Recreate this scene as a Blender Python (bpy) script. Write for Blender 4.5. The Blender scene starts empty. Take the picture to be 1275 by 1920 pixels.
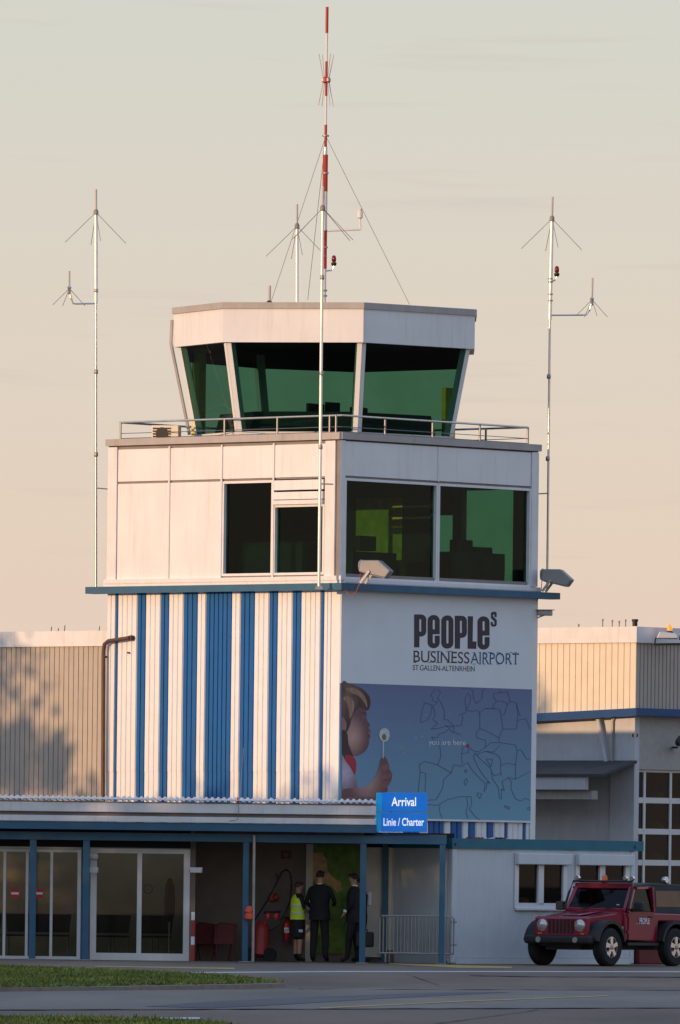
import bpy, bmesh, math, random
from mathutils import Vector, Matrix
random.seed(7)
C = bpy.context.scene.collection
S = bpy.context.scene
# ------------------------------------------------------------------ camera
F, CX, HY, H, PHI = 18000.0, 637.5, 1650.0, 1.62, 0.012     # photo pixels (1275 x 1920), eye height in metres
cd = bpy.data.cameras.new('camera'); cam = bpy.data.objects.new('camera', cd); C.objects.link(cam)
cd.sensor_fit = 'VERTICAL'; cd.sensor_height = 36; cd.lens = F / 1920 * 36
cd.shift_y = (HY - 960) / 1920; cd.clip_start = 1; cd.clip_end = 20000
cam.matrix_world = Matrix.Translation((0, 0, H)) @ Matrix.Rotation(math.pi / 2, 4, 'X') @ Matrix.Rotation(PHI, 4, 'Z')
S.camera = cam
S.render.engine = 'CYCLES'
# ------------------------------------------------------------------ light
SUN_EL, SUN_AZ = math.radians(8.0), math.radians(50)        # azimuth: left of the direction building -> camera
to_sun = Vector((-math.sin(SUN_AZ) * math.cos(SUN_EL), -math.cos(SUN_AZ) * math.cos(SUN_EL), math.sin(SUN_EL)))
sd = bpy.data.lights.new('sun', 'SUN'); sun = bpy.data.objects.new('sun', sd); C.objects.link(sun)
sd.energy = 3.5; sd.angle = math.radians(0.53); sd.color = (1.0, 0.61, 0.32)
sun.rotation_euler = to_sun.to_track_quat('Z', 'Y').to_euler(); sun.location = (-40, 120, 40)
W = bpy.data.worlds.new('World'); S.world = W; W.use_nodes = True
nt = W.node_tree; nt.nodes.clear()
out = nt.nodes.new('ShaderNodeOutputWorld'); bg = nt.nodes.new('ShaderNodeBackground'); sky = nt.nodes.new('ShaderNodeTexSky')
sky.sky_type = 'NISHITA'; sky.sun_disc = False; sky.sun_elevation = SUN_EL
sky.sun_rotation = math.atan2(to_sun.x, to_sun.y)
sky.altitude = 400; sky.air_density = 1.0; sky.dust_density = 1.6; sky.ozone_density = 2.0
SKY_STRENGTH = 0.15
bg.inputs['Strength'].default_value = SKY_STRENGTH
# evening haze near the horizon, the same all the way round, and faint streaks of cloud
tc = nt.nodes.new('ShaderNodeTexCoord'); sx = nt.nodes.new('ShaderNodeSeparateXYZ'); nt.links.new(tc.outputs['Generated'], sx.inputs[0])
ramp = nt.nodes.new('ShaderNodeValToRGB'); nt.links.new(sx.outputs['Z'], ramp.inputs[0])
cr = ramp.color_ramp; cr.elements[0].position = 0.0; cr.elements[0].color = (5.75, 4.15, 3.35, 1)
cr.elements[1].position = 1.0; cr.elements[1].color = (2.6, 4.1, 7.0, 1)
for ps, cl in ((0.085, (4.7, 4.55, 4.0, 1)), (0.3, (3.9, 4.8, 6.1, 1))): e = cr.elements.new(ps); e.color = cl
e = cr.elements.new(0.035); e.color = (5.35, 4.3, 3.5, 1)
fac = nt.nodes.new('ShaderNodeMapRange'); fac.inputs[1].default_value = 0.05; fac.inputs[2].default_value = 0.24
fac.inputs[3].default_value = 0.94; fac.inputs[4].default_value = 0.75; nt.links.new(sx.outputs['Z'], fac.inputs[0])
mx = nt.nodes.new('ShaderNodeMix'); mx.data_type = 'RGBA'; nt.links.new(fac.outputs[0], mx.inputs[0])
nt.links.new(sky.outputs[0], mx.inputs[6]); nt.links.new(ramp.outputs[0], mx.inputs[7])
mp = nt.nodes.new('ShaderNodeMapping'); mp.inputs['Scale'].default_value = (28, 28, 420); mp.inputs['Location'].default_value = (3.1, 0, 1.7)
nz = nt.nodes.new('ShaderNodeTexNoise'); nz.inputs['Scale'].default_value = 1.0; nz.inputs['Detail'].default_value = 5; nz.inputs['Roughness'].default_value = .55
nt.links.new(tc.outputs['Generated'], mp.inputs[0]); nt.links.new(mp.outputs[0], nz.inputs['Vector'])
mr = nt.nodes.new('ShaderNodeMapRange'); mr.inputs[1].default_value = .58; mr.inputs[2].default_value = .82; mr.inputs[3].default_value = 0; mr.inputs[4].default_value = .3
nt.links.new(nz.outputs[0], mr.inputs[0])
m2 = nt.nodes.new('ShaderNodeMix'); m2.data_type = 'RGBA'; nt.links.new(mr.outputs[0], m2.inputs[0]); nt.links.new(mx.outputs[2], m2.inputs[6])
m2.inputs[7].default_value = (3.6, 2.9, 2.8, 1)
nt.links.new(m2.outputs[2], bg.inputs['Color']); nt.links.new(bg.outputs[0], out.inputs[0])
S.view_settings.view_transform = 'Standard'; S.view_settings.look = 'None'; S.view_settings.gamma = 1; S.view_settings.exposure = 0.0
S.view_settings.use_curve_mapping = False

# ------------------------------------------------------------------ materials
MATS = {}
def mat(name, col, rough=.6, metal=0., var=.12, scale=3., stretch=(1, 1, 1), bump=0., bscale=40., dirt=0., dirtcol=(.12, .09, .07), emit=0., spec=.4, coat=0.):
    m = bpy.data.materials.new(name); m.use_nodes = True; n = m.node_tree; b = n.nodes['Principled BSDF']
    b.inputs['Roughness'].default_value = rough; b.inputs['Metallic'].default_value = metal
    b.inputs['Specular IOR Level'].default_value = spec; b.inputs['Coat Weight'].default_value = coat
    t = n.nodes.new('ShaderNodeTexCoord'); mp = n.nodes.new('ShaderNodeMapping'); mp.inputs['Scale'].default_value = stretch
    n.links.new(t.outputs['Object'], mp.inputs[0])
    nz = n.nodes.new('ShaderNodeTexNoise'); nz.inputs['Scale'].default_value = scale; nz.inputs['Detail'].default_value = 6
    n.links.new(mp.outputs[0], nz.inputs['Vector'])
    mr = n.nodes.new('ShaderNodeMapRange'); mr.inputs[1].default_value = .25; mr.inputs[2].default_value = .75
    mr.inputs[3].default_value = 1 - var; mr.inputs[4].default_value = 1 + var; n.links.new(nz.outputs[0], mr.inputs[0])
    mul = n.nodes.new('ShaderNodeVectorMath'); mul.operation = 'SCALE'; mul.inputs[0].default_value = col; n.links.new(mr.outputs[0], mul.inputs['Scale'])
    last = mul.outputs[0]
    if dirt:
        mp2 = n.nodes.new('ShaderNodeMapping'); mp2.inputs['Scale'].default_value = (7, 7, .5); n.links.new(t.outputs['Object'], mp2.inputs[0])
        n2 = n.nodes.new('ShaderNodeTexNoise'); n2.inputs['Scale'].default_value = 1.3; n2.inputs['Detail'].default_value = 7; n2.inputs['Roughness'].default_value = .65
        n.links.new(mp2.outputs[0], n2.inputs['Vector'])
        r2 = n.nodes.new('ShaderNodeMapRange'); r2.inputs[1].default_value = .52; r2.inputs[2].default_value = .8; r2.inputs[3].default_value = 0; r2.inputs[4].default_value = dirt
        n.links.new(n2.outputs[0], r2.inputs[0])
        mm = n.nodes.new('ShaderNodeMix'); mm.data_type = 'RGBA'; n.links.new(r2.outputs[0], mm.inputs[0]); n.links.new(last, mm.inputs[6]); mm.inputs[7].default_value = (*dirtcol, 1)
        last = mm.outputs[2]
    n.links.new(last, b.inputs['Base Color'])
    if bump:
        n3 = n.nodes.new('ShaderNodeTexNoise'); n3.inputs['Scale'].default_value = bscale; n3.inputs['Detail'].default_value = 4
        n.links.new(t.outputs['Object'], n3.inputs['Vector'])
        bp = n.nodes.new('ShaderNodeBump'); bp.inputs['Strength'].default_value = bump; bp.inputs['Distance'].default_value = .02
        n.links.new(n3.outputs[0], bp.inputs['Height']); n.links.new(bp.outputs[0], b.inputs['Normal'])
    if emit:
        n.links.new(last, b.inputs['Emission Color']); b.inputs['Emission Strength'].default_value = emit
    MATS[name] = m; return m
def glass(name, tint, gloss=.9, rough=.01, ior=1.5):
    m = bpy.data.materials.new(name); m.use_nodes = True; n = m.node_tree; n.nodes.clear()
    o = n.nodes.new('ShaderNodeOutputMaterial'); tr = n.nodes.new('ShaderNodeBsdfTransparent'); gl = n.nodes.new('ShaderNodeBsdfGlossy')
    t = n.nodes.new('ShaderNodeTexCoord'); nz = n.nodes.new('ShaderNodeTexNoise'); nz.inputs['Scale'].default_value = 1.5
    n.links.new(t.outputs['Object'], nz.inputs['Vector'])
    mr = n.nodes.new('ShaderNodeMapRange'); mr.inputs[3].default_value = .92; mr.inputs[4].default_value = 1.08; n.links.new(nz.outputs[0], mr.inputs[0])
    vm = n.nodes.new('ShaderNodeVectorMath'); vm.operation = 'SCALE'; vm.inputs[0].default_value = tint; n.links.new(mr.outputs[0], vm.inputs['Scale'])
    n.links.new(vm.outputs[0], tr.inputs[0])
    gl.inputs['Roughness'].default_value = rough; gl.inputs['Color'].default_value = (gloss, gloss, gloss, 1)
    lw = n.nodes.new('ShaderNodeLayerWeight'); lw.inputs[0].default_value = .5; pw = n.nodes.new('ShaderNodeMath'); pw.operation = 'POWER'; pw.inputs[1].default_value = 5
    fr = n.nodes.new('ShaderNodeMapRange'); fr.inputs[3].default_value = .022; fr.inputs[4].default_value = 1.; mi = n.nodes.new('ShaderNodeMixShader')
    n.links.new(lw.outputs['Facing'], pw.inputs[0]); n.links.new(pw.outputs[0], fr.inputs[0]); n.links.new(fr.outputs[0], mi.inputs[0]); n.links.new(tr.outputs[0], mi.inputs[1]); n.links.new(gl.outputs[0], mi.inputs[2]); n.links.new(mi.outputs[0], o.inputs[0])
    MATS[name] = m; return m
mat('white_panel', (.74, .74, .75), .45, var=.05, scale=1.2, dirt=.34, dirtcol=(.42, .36, .32))
mat('white_trim', (.72, .72, .73), .45, var=.05, dirt=.3, dirtcol=(.36, .31, .27))
mat('white_clad', (.76, .76, .77), .5, var=.04, dirt=.15, dirtcol=(.45, .4, .35))
mat('blue_clad', (.004, .10, .32), .4, var=.08, dirt=.12, dirtcol=(.05, .1, .2))
mat('joint', (.25, .22, .21), .8)
mat('blue_steel', (.03, .115, .2), .45, var=.12, dirt=.3, dirtcol=(.05, .07, .08))
mat('blue_eave', (.006, .06, .2), .4, var=.08)
mat('cap', (.40, .37, .36), .5, metal=.0, var=.1, dirt=.3)
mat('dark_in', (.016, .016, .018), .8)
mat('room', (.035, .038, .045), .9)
mat('ochre', (.75, .55, .08), .8, var=.25, scale=5)
mat('console', (.03, .04, .04), .6, var=.3)
mat('steel', (.62, .60, .58), .28, metal=.85, var=.1, scale=8)
mat('steel_dull', (.36, .35, .34), .5, metal=.6, var=.15)
mat('alu', (.80, .77, .72), .3, metal=.35, var=.06, scale=6)
mat('rail', (.2, .2, .21), .4, metal=.7)
mat('wire', (.26, .23, .22), .6, metal=.3)
mat('red_mast', (.42, .035, .02), .5, var=.1)
mat('white_mast', (.72, .66, .62), .5, var=.06)
mat('whip', (.45, .40, .39), .5)
mat('red_lamp', (.16, .006, .012), .15, var=.1)
mat('grey_lamp', (.26, .26, .27), .45, metal=.3, var=.12, dirt=.3)
mat('lamp_glass', (.25, .26, .27), .1)
mat('black', (.012, .012, .013), .5)
mat('rubber', (.014, .014, .015), .85, var=.2, bump=.3)
mat('poster_white', (.70, .73, .76), .6, var=.03, scale=2, bump=.12, bscale=2.0)
mat('logo_dark', (.055, .04, .05), .6, var=.05)
mat('logo_blue', (.02, .10, .22), .6, var=.05)
mat('map_line', (.085, .105, .2), .7, var=.1)
mat('print_white', (.62, .66, .72), .6, var=.05)
mat('print_red', (.42, .03, .05), .6)
mat('hair_print', (.20, .115, .085), .6, var=.55, scale=7, stretch=(1, 1, .35))
mat('skin_print', (.55, .32, .27), .6, var=.12, scale=3.2)
mat('skin_arm', (.52, .30, .25), .6, var=.12, scale=3.2)
mat('skin_print_dark', (.22, .10, .095), .6, var=.25, scale=5)
mat('skin_print_mid', (.31, .155, .14), .6, var=.25, scale=4)
mat('hair_light', (.33, .20, .13), .6, var=.5, scale=9, stretch=(1, 1, .3))
mat('hair_dark', (.10, .055, .045), .6, var=.5, scale=9, stretch=(1, 1, .3))
mat('print_red_soft', (.36, .12, .12), .6)
mat('shirt_print', (.47, .40, .49), .6, var=.2, scale=5)
mat('fluff_print', (.55, .55, .56), .6, var=.35, scale=30)
mat('fluff_core', (.2, .16, .07), .6, var=.3, scale=30)
mat('sign_blue', (.0, .135, .56), .3, var=.05, emit=.55)
mat('sign_cyan', (.0, .27, .60), .3, var=.05, emit=.4)
mat('sign_text', (.85, .87, .9), .4, var=.0, emit=.6)
mat('grey_clad', (.44, .39, .34), .5, metal=.15, var=.06, dirt=.2, dirtcol=(.2, .16, .13))
mat('beige_clad', (.74, .66, .52), .5, var=.05, dirt=.15, dirtcol=(.35, .28, .2))
mat('brown_pipe', (.10, .05, .03), .5, var=.3, dirt=.4)
mat('plaster', (.40, .39, .37), .9, var=.1, scale=8, bump=.5, bscale=30, dirt=.15)
mat('plaster_white', (.52, .54, .58), .8, var=.06, dirt=.2)
mat('roof_dark', (.05, .055, .06), .7, var=.2)
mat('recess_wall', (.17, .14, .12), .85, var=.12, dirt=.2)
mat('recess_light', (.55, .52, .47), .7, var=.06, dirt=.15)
mat('door_alu', (.60, .62, .63), .45, metal=.2, var=.06, dirt=.15)
mat('green_print', (.09, .17, .02), .6, var=.45, scale=6)
mat('tan_print', (.40, .26, .11), .6, var=.35, scale=7)
mat('sign_red', (.50, .02, .015), .5, var=.06)
mat('maroon', (.13, .015, .015), .6, var=.2)
mat('red_paint', (.36, .03, .025), .4, var=.1)
mat('orange', (.80, .10, .05), .6, var=.12)
mat('container', (.60, .64, .68), .5, var=.04, dirt=.18, dirtcol=(.35, .34, .33))
mat('container_blue', (.012, .14, .21), .45, var=.1, dirt=.15, dirtcol=(.03, .06, .07))
mat('asphalt', (.155, .11, .08), .9, var=.36, scale=.35, stretch=(1, .16, 1), bump=.5, bscale=25)
mat('asphalt_lane', (.19, .155, .128), .9, var=.25, scale=.4, stretch=(1, .16, 1), bump=.5, bscale=25)
mat('asphalt_patch', (.085, .085, .095), .9, var=.2, scale=.6, stretch=(1, .16, 1))
mat('tar', (.05, .045, .045), .8, var=.3)
mat('kerb', (.22, .18, .15), .9, var=.25, scale=4)
mat('soil', (.045, .06, .018), .95, var=.3)
mat('grass', (.125, .165, .03), .8, var=.5, scale=1.2, dirt=.6, dirtcol=(.2, .16, .06))
mat('paint_white', (.50, .50, .50), .8, var=.3, scale=3)
mat('paint_yellow', (.42, .30, .09), .8, var=.35, scale=3)
mat('bark', (.06, .045, .03), .9, var=.3)
mat('leaf', (.05, .085, .02), .7, var=.4, scale=2)
mat('skin', (.42, .23, .16), .6, var=.08)
mat('hair', (.018, .013, .01), .7, var=.3, scale=30)
mat('hair_brown', (.06, .03, .018), .7, var=.3, scale=30)
mat('suit', (.012, .012, .014), .85, var=.2, scale=6)
mat('shorts', (.015, .014, .016), .85, var=.2)
mat('shirt', (.7, .7, .72), .7, var=.04)
mat('hivis', (.52, .72, .03), .6, var=.12, scale=9, emit=.04)
mat('reflective', (.62, .64, .6), .35, var=.06)
mat('jeep_red', (.22, .003, .028), .28, var=.05, coat=.6)
mat('jeep_black', (.014, .015, .016), .55, var=.15)
mat('jeep_top', (.035, .042, .048), .75, var=.15)
mat('chrome', (.75, .76, .78), .18, metal=1., var=.04)
mat('headlight', (.5, .52, .55), .08, metal=.5, var=.1, scale=30)
mat('amber', (.65, .12, .02), .25, var=.1)
mat('beacon_lit', (1., .22, .03), .3, var=.1, emit=1.3)
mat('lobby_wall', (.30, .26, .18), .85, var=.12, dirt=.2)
mat('mirror_glass', (.07, .07, .075), .06, metal=.9, var=.1)
mat('roundel', (.45, .28, .17), .8, var=.25)
mat('chair', (.03, .03, .03), .6)
glass('glass_green', (.23, .41, .33), .8)
glass('glass_green_box', (.41, .61, .53), .5)
glass('glass_clear', (.72, .71, .64), .5)
glass('glass_dark', (.5, .52, .5), .6)
glass('jeep_glass', (.12, .16, .18), .9)
# vertical gradient print: the banner picture runs from violet blue to sea blue
def gradient(name, z0, z1, c0, c1):
    m = mat(name, c0, .6, var=.03, scale=2, bump=.12, bscale=2.0); n = m.node_tree; b = n.nodes['Principled BSDF']
    t = n.nodes.new('ShaderNodeTexCoord'); s = n.nodes.new('ShaderNodeSeparateXYZ'); r = n.nodes.new('ShaderNodeMapRange'); x = n.nodes.new('ShaderNodeMix'); x.data_type = 'RGBA'
    n.links.new(t.outputs['Object'], s.inputs[0]); n.links.new(s.outputs['Z'], r.inputs[0]); r.inputs[1].default_value = z0; r.inputs[2].default_value = z1
    n.links.new(r.outputs[0], x.inputs[0]); x.inputs[6].default_value = (*c0, 1); x.inputs[7].default_value = (*c1, 1); n.links.new(x.outputs[2], b.inputs['Base Color'])

# ------------------------------------------------------------------ helpers
class MB:
    def __init__(s): s.v = []; s.f = []
    def add(s, vs, fs):
        k = len(s.v); s.v += [tuple(v) for v in vs]; s.f += [tuple(i + k for i in f) for f in fs]; return s
    def box(s, x0, x1, y0, y1, z0, z1):
        return s.add([(x, y, z) for z in (z0, z1) for x, y in ((x0, y0), (x1, y0), (x1, y1), (x0, y1))],
                     [(3, 2, 1, 0), (4, 5, 6, 7), (0, 1, 5, 4), (1, 2, 6, 5), (2, 3, 7, 6), (3, 0, 4, 7)])
    def hexa(s, a, b):      # two quads a and b joined
        return s.add(list(a) + list(b), [(3, 2, 1, 0), (4, 5, 6, 7), (0, 1, 5, 4), (1, 2, 6, 5), (2, 3, 7, 6), (3, 0, 4, 7)])
    def beam(s, p, q, w, h, up=(0, 0, 1)):
        p, q = Vector(p), Vector(q); d = (q - p).normalized(); a = d.cross(Vector(up)).normalized() * w / 2; b = a.cross(d).normalized() * h / 2
        return s.hexa([p - a - b, p + a - b, p + a + b, p - a + b], [q - a - b, q + a - b, q + a + b, q - a + b])
    def tube(s, pts, r, n=8, r1=None):
        pts = [Vector(p) for p in pts]; m = len(pts); rings = []
        for i, p in enumerate(pts):
            d = (pts[min(i + 1, m - 1)] - pts[max(i - 1, 0)]).normalized()
            a = d.cross(Vector((0, 0, 1)) if abs(d.z) < .9 else Vector((0, 1, 0))).normalized(); b = d.cross(a)
            rr = r if r1 is None else r + (r1 - r) * i / (m - 1)
            rings.append([p + (a * math.cos(2 * math.pi * k / n) + b * math.sin(2 * math.pi * k / n)) * rr for k in range(n)])
        vs = [v for g in rings for v in g]; fs = []
        for i in range(m - 1):
            for k in range(n): fs.append((i * n + k, i * n + (k + 1) % n, (i + 1) * n + (k + 1) % n, (i + 1) * n + k))
        fs += [tuple(range(n - 1, -1, -1)), tuple(range((m - 1) * n, m * n))]
        return s.add(vs, fs)
    def lathe(s, o, prof, axis=(0, 0, 1), n=14):     # prof: (radius, distance along the axis)
        o = Vector(o); d = Vector(axis).normalized(); a = d.cross(Vector((0, 0, 1)) if abs(d.z) < .9 else Vector((0, 1, 0))).normalized(); b = d.cross(a)
        vs = [o + d * h + (a * math.cos(2 * math.pi * k / n) + b * math.sin(2 * math.pi * k / n)) * r for r, h in prof for k in range(n)]; fs = []
        for i in range(len(prof) - 1):
            for k in range(n): fs.append((i * n + k, i * n + (k + 1) % n, (i + 1) * n + (k + 1) % n, (i + 1) * n + k))
        fs += [tuple(range(n - 1, -1, -1)), tuple(range((len(prof) - 1) * n, len(prof) * n))]
        return s.add(vs, fs)
    def prism(s, a, b):     # two matching loops of points
        n = len(a); return s.add(list(a) + list(b), [tuple(range(n - 1, -1, -1)), tuple(range(n, 2 * n))] + [(i, (i + 1) % n, n + (i + 1) % n, n + i) for i in range(n)])
    def build(s, name, m, parent=None, smooth=False, bevel=0., kind=None):
        me = bpy.data.meshes.new(name); me.from_pydata(s.v, [], s.f); me.materials.append(MATS[m])
        bm = bmesh.new(); bm.from_mesh(me); bmesh.ops.recalc_face_normals(bm, faces=bm.faces); bm.to_mesh(me); bm.free()
        o = bpy.data.objects.new(name, me); C.objects.link(o); o.parent = parent
        if smooth:
            for p in me.polygons: p.use_smooth = True
            me.set_sharp_from_angle(angle=math.radians(40))
        if bevel:
            b = o.modifiers.new('bevel', 'BEVEL'); b.width = bevel; b.segments = 2; b.limit_method = 'ANGLE'
        if kind: o['kind'] = kind
        return o
def tag(o, label, cat, group=None):
    o['label'] = label; o['category'] = cat
    if group: o['group'] = group
    return o
def thing(name, label, cat, loc=(0, 0, 0), rz=0., group=None):
    o = bpy.data.objects.new(name, None); C.objects.link(o); o.location = loc; o.rotation_euler = (0, 0, rz); o.empty_display_size = .2
    return tag(o, label, cat, group)
class Frame:                # a vertical-axis frame in which photo rays meet its planes
    def __init__(s, o, rz): s.o = Vector(o); s.rz = rz; s.m = Matrix.Rotation(rz, 3, 'Z'); s.i = s.m.transposed()
    def ray(s, px, py):
        du, dv = px - CX, HY - py; c, n = math.cos(PHI), math.sin(PHI)
        d = Vector(((du * c - dv * n) / F, 1, (du * n + dv * c) / F)); return s.i @ (Vector((0, 0, H)) - s.o), s.i @ d
    def x(s, px, py, X): o, d = s.ray(px, py); return o + d * ((X - o.x) / d.x)
    def y(s, px, py, Y): o, d = s.ray(px, py); return o + d * ((Y - o.y) / d.y)
    def z(s, px, py, Z=0): o, d = s.ray(px, py); return o + d * ((Z - o.z) / d.z)
WF = Frame((0, 0, 0), 0)
def at(px, py, Y): return WF.y(px, py, Y)
def text(string, name, m, parent, p0, width, height, right, up, nrm, depth=.006, bold=0.):
    cu = bpy.data.curves.new('t', 'FONT'); cu.body = string; cu.size = 1; cu.offset = bold; cu.extrude = 0
    o = bpy.data.objects.new('t', cu); C.objects.link(o); dg = bpy.context.evaluated_depsgraph_get(); dg.update()
    me = bpy.data.meshes.new_from_object(o.evaluated_get(dg)); bpy.data.objects.remove(o)
    xs = [v.co.x for v in me.vertices]; ys = [v.co.y for v in me.vertices]; x0, x1 = min(xs), max(xs); cap = .69
    p0, right, up, nrm = Vector(p0), Vector(right), Vector(up), Vector(nrm)
    for v in me.vertices:
        v.co = p0 + right * ((v.co.x - x0) / (x1 - x0) * width) + up * (v.co.y / cap * height) + nrm * depth
    me.materials.append(MATS[m]); r = bpy.data.objects.new(name, me); C.objects.link(r); r.parent = parent; return r
def wavy(mb, x0, x1, pitch, prof, put):   # ribbed sheet along x: prof = [(fraction, out)], put(x, out, end) -> point
    n = max(1, round((x1 - x0) / pitch)); w = (x1 - x0) / n; row = []
    for i in range(n): row += [(x0 + (i + f) * w, o) for f, o in prof]
    row.append((x1, prof[0][1])); k = len(row)
    vs = [put(x, o, 0) for x, o in row] + [put(x, o, 1) for x, o in row]
    mb.add(vs, [(i, i + 1, k + i + 1, k + i) for i in range(k - 1)])
RIB = [(0, -.022), (.07, -.022), (.13, 0), (.87, 0), (.93, -.022)]

# ------------------------------------------------------------------ ground
def sheet(name, pts, z, m, kind='structure', th=0.):
    mb = MB()
    if th: mb.prism([(p[0], p[1], z - th) for p in pts], [(p[0], p[1], z) for p in pts])
    else: mb.add([(p[0], p[1], z) for p in pts], [tuple(range(len(pts)))])
    o = mb.build(name, m)
    if kind: o['kind'] = kind
    return o
sheet('ground', [(-3000, -50), (3000, -50), (3000, 6000), (-3000, 6000)], 0, 'asphalt')
G = lambda px, py: WF.z(px, py, 0)
sheet('road', [G(-900, 1862), G(545, 1856), G(700, 1853), G(1275, 1857), G(2000, 1860), G(2000, 1891), G(1275, 1890), G(500, 1893), G(-900, 1897)], .004, 'asphalt_lane')
sheet('road_patch', [G(270, 1888), G(420, 1877), G(640, 1868), G(860, 1861), G(960, 1861), G(700, 1874), G(540, 1884), G(400, 1891)], .008, 'asphalt_patch')
rnd = random.Random(9)
def seam(name, pts, w):
    up = [G(x + rnd.uniform(-2, 2), y + rnd.uniform(-.35, .35)) for x, y in pts]; lo = [G(x, y + w * rnd.uniform(.6, 1.3)) for x, y in reversed(pts)]; sheet(name, up + lo, .0115, 'tar')
seam('tar_seam', [(x, 1892.3 - (x - 600) * .003) for x in range(-100, 1400, 40)], .9)
seam('tar_seam', [(x, 1856.2 + (x - 900) * .004) for x in range(560, 1400, 40)], .5)
seam('tar_seam', [(760 + 6 * k, 1826 + 2.1 * k) for k in range(14)], .5)
seam('tar_seam', [(1010 - 14 * k, 1894 + 1.9 * k) for k in range(16)], .7)
seam('tyre_mark', [(880 + 24 * k, 1829 + .9 * math.sin(k * .3) + .25 * k) for k in range(20)], 1.1)
def line(label, cat, pts, m, z):
    o = sheet('road_marking', pts, z, m, None); tag(o, label, cat); o['kind'] = 'structure'; return o
line('long thin white line painted on the apron in front of the canopy and container', 'road marking', [G(185, 1824.5), G(640, 1821), G(1275, 1821.5), G(1275, 1823.2), G(640, 1822.8), G(185, 1826.3)], 'paint_white', .004)
line('yellow line running obliquely along the grey road', 'road marking', [G(600, 1890.5), G(860, 1878), G(1140, 1867.5), G(1140, 1868.7), G(860, 1879.6), G(600, 1892.4)], 'paint_yellow', .009)
line('worn yellow marking on the apron before the glass doors', 'road marking', [G(175, 1811.5), G(440, 1815), G(440, 1817.5), G(180, 1813)], 'paint_yellow', .005)
line('worn yellow marking on the apron before the metal barrier', 'road marking', [G(730, 1806.5), G(960, 1813), G(960, 1815.5), G(860, 1815), G(730, 1808)], 'paint_yellow', .005)
line('short white dash beside the lower grass verge', 'road marking', [G(280, 1909), G(375, 1908), G(375, 1911), G(285, 1912)], 'paint_white', .005)
def verge(label, pts, n, seed):
    r = thing('grass_verge', label, 'grass verge'); c = pts[0]
    xs = [p[0] for p in pts]; ys = [p[1] for p in pts]
    MB().prism([(p[0], p[1], -.05) for p in pts], [(p[0], p[1], .06) for p in pts]).build('kerb', 'kerb', r)
    cx, cy = sum(xs) / len(xs), sum(ys) / len(ys)
    ins = [(p[0] + (.12 if p[0] < cx else -.12), p[1] + (.5 if p[1] < cy else -.5)) for p in pts]
    MB().prism([(p[0], p[1], .02) for p in ins], [(p[0], p[1], .07) for p in ins]).build('soil', 'soil', r)
    def inside(x, y):
        k = False; j = len(ins) - 1
        for i in range(len(ins)):
            if (ins[i][1] > y) != (ins[j][1] > y) and x < (ins[j][0] - ins[i][0]) * (y - ins[i][1]) / (ins[j][1] - ins[i][1]) + ins[i][0]: k = not k
            j = i
        return k
    rnd = random.Random(seed); mb = MB()
    while n:
        x, y = rnd.uniform(min(xs), max(xs)), rnd.uniform(min(ys), max(ys))
        if not inside(x, y): continue
        n -= 1; x += rnd.gauss(0, .1); y += rnd.gauss(0, .5); h = rnd.uniform(.015, .06) * (1.5 if rnd.random() < .04 else 1); w = rnd.uniform(.012, .03); a = rnd.uniform(0, 3.14); lx, ly = rnd.uniform(-.05, .05), rnd.uniform(-.05, .05)
        mb.add([(x - w * math.cos(a), y - w * math.sin(a), .065), (x + w * math.cos(a), y + w * math.sin(a), .065), (x + lx, y + ly, .07 + h)], [(0, 1, 2)])
    mb.build('grass', 'grass', r, kind='stuff')
verge('green grass verge with a low kerb ending in a point before the canopy', [G(-250, 1816), G(0, 1819), G(250, 1828), G(440, 1838), G(535, 1851), G(470, 1853), G(250, 1857), G(0, 1860), G(-250, 1863)], 26000, 3)
verge('strip of green grass on the near side of the grey road', [G(-250, 1920), G(60, 1920), G(300, 1924), G(430, 1931), G(430, 1945), G(-250, 1945)], 9000, 4)

# ------------------------------------------------------------------ control tower
ANG = math.radians(47.6); S_ = 6.36
TO = Vector((*at(630, 1800, 190.0).xy, 0)); TF = Frame(TO, ANG); SR = TF.y(1005, 1000, 0).x      # left wall S_ long, right wall SR
T = thing('control_tower', 'square white airport control tower with blue striped cladding and a glazed cab on top', 'control tower', TO, ANG)
zL = lambda py: TF.x(630, py, 0).z          # heights read at the near corner
Z_LED0, Z_LED1, Z_SILL, Z_PAR, Z_CAP = zL(1107), zL(1094), zL(1083), zL(822), zL(811)
# lower storey: core wall and ribbed strips
MB().box(.03, SR - .03, .03, S_ - .03, 0, Z_LED0).build('core_wall', 'joint', T)
lb = [(398, 'w'), (432, 'b'), (441, 'w'), (513, 'b'), (545, 'w'), (600, 'b'), (631, 'w'), (685, 'b'), (738, 'w'), (769, 'b'), (866, 'w'), (898, 'b'), (951, 'w'), (1005, 'b'), (1037, 'w'), (1092, 'b'), (1125, 'w'), (1198, 'b'), (1211, 'w')]
ends = [q[0] for q in lb[1:]] + [1238]
seam = zL(1447)
for (zx, k), ze in zip(lb, ends):
    a = TF.x(zx / 1.992, 1300, 0).y; b = TF.x(ze / 1.992, 1300, 0).y; a = min(a, S_)
    mb = MB()
    for z0, z1, off in ((0, seam + .02, 0), (seam, Z_LED0, .006)):
        wavy(mb, b, a, .128, RIB, lambda x, o, e: (-.03 - o * -1 - off if False else -(.03 + o + off), x, z1 if e else z0))
    mb.build('cladding_strip', 'white_clad' if k == 'w' else 'blue_clad', T)
MB().box(-.045, .14, -.045, .19, 0, Z_LED0).build('corner_post', 'white_clad', T)
MB().box(SR - .13, SR + .03, -.05, .1, 0, Z_LED0).build('corner_post', 'white_clad', T)
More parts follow.
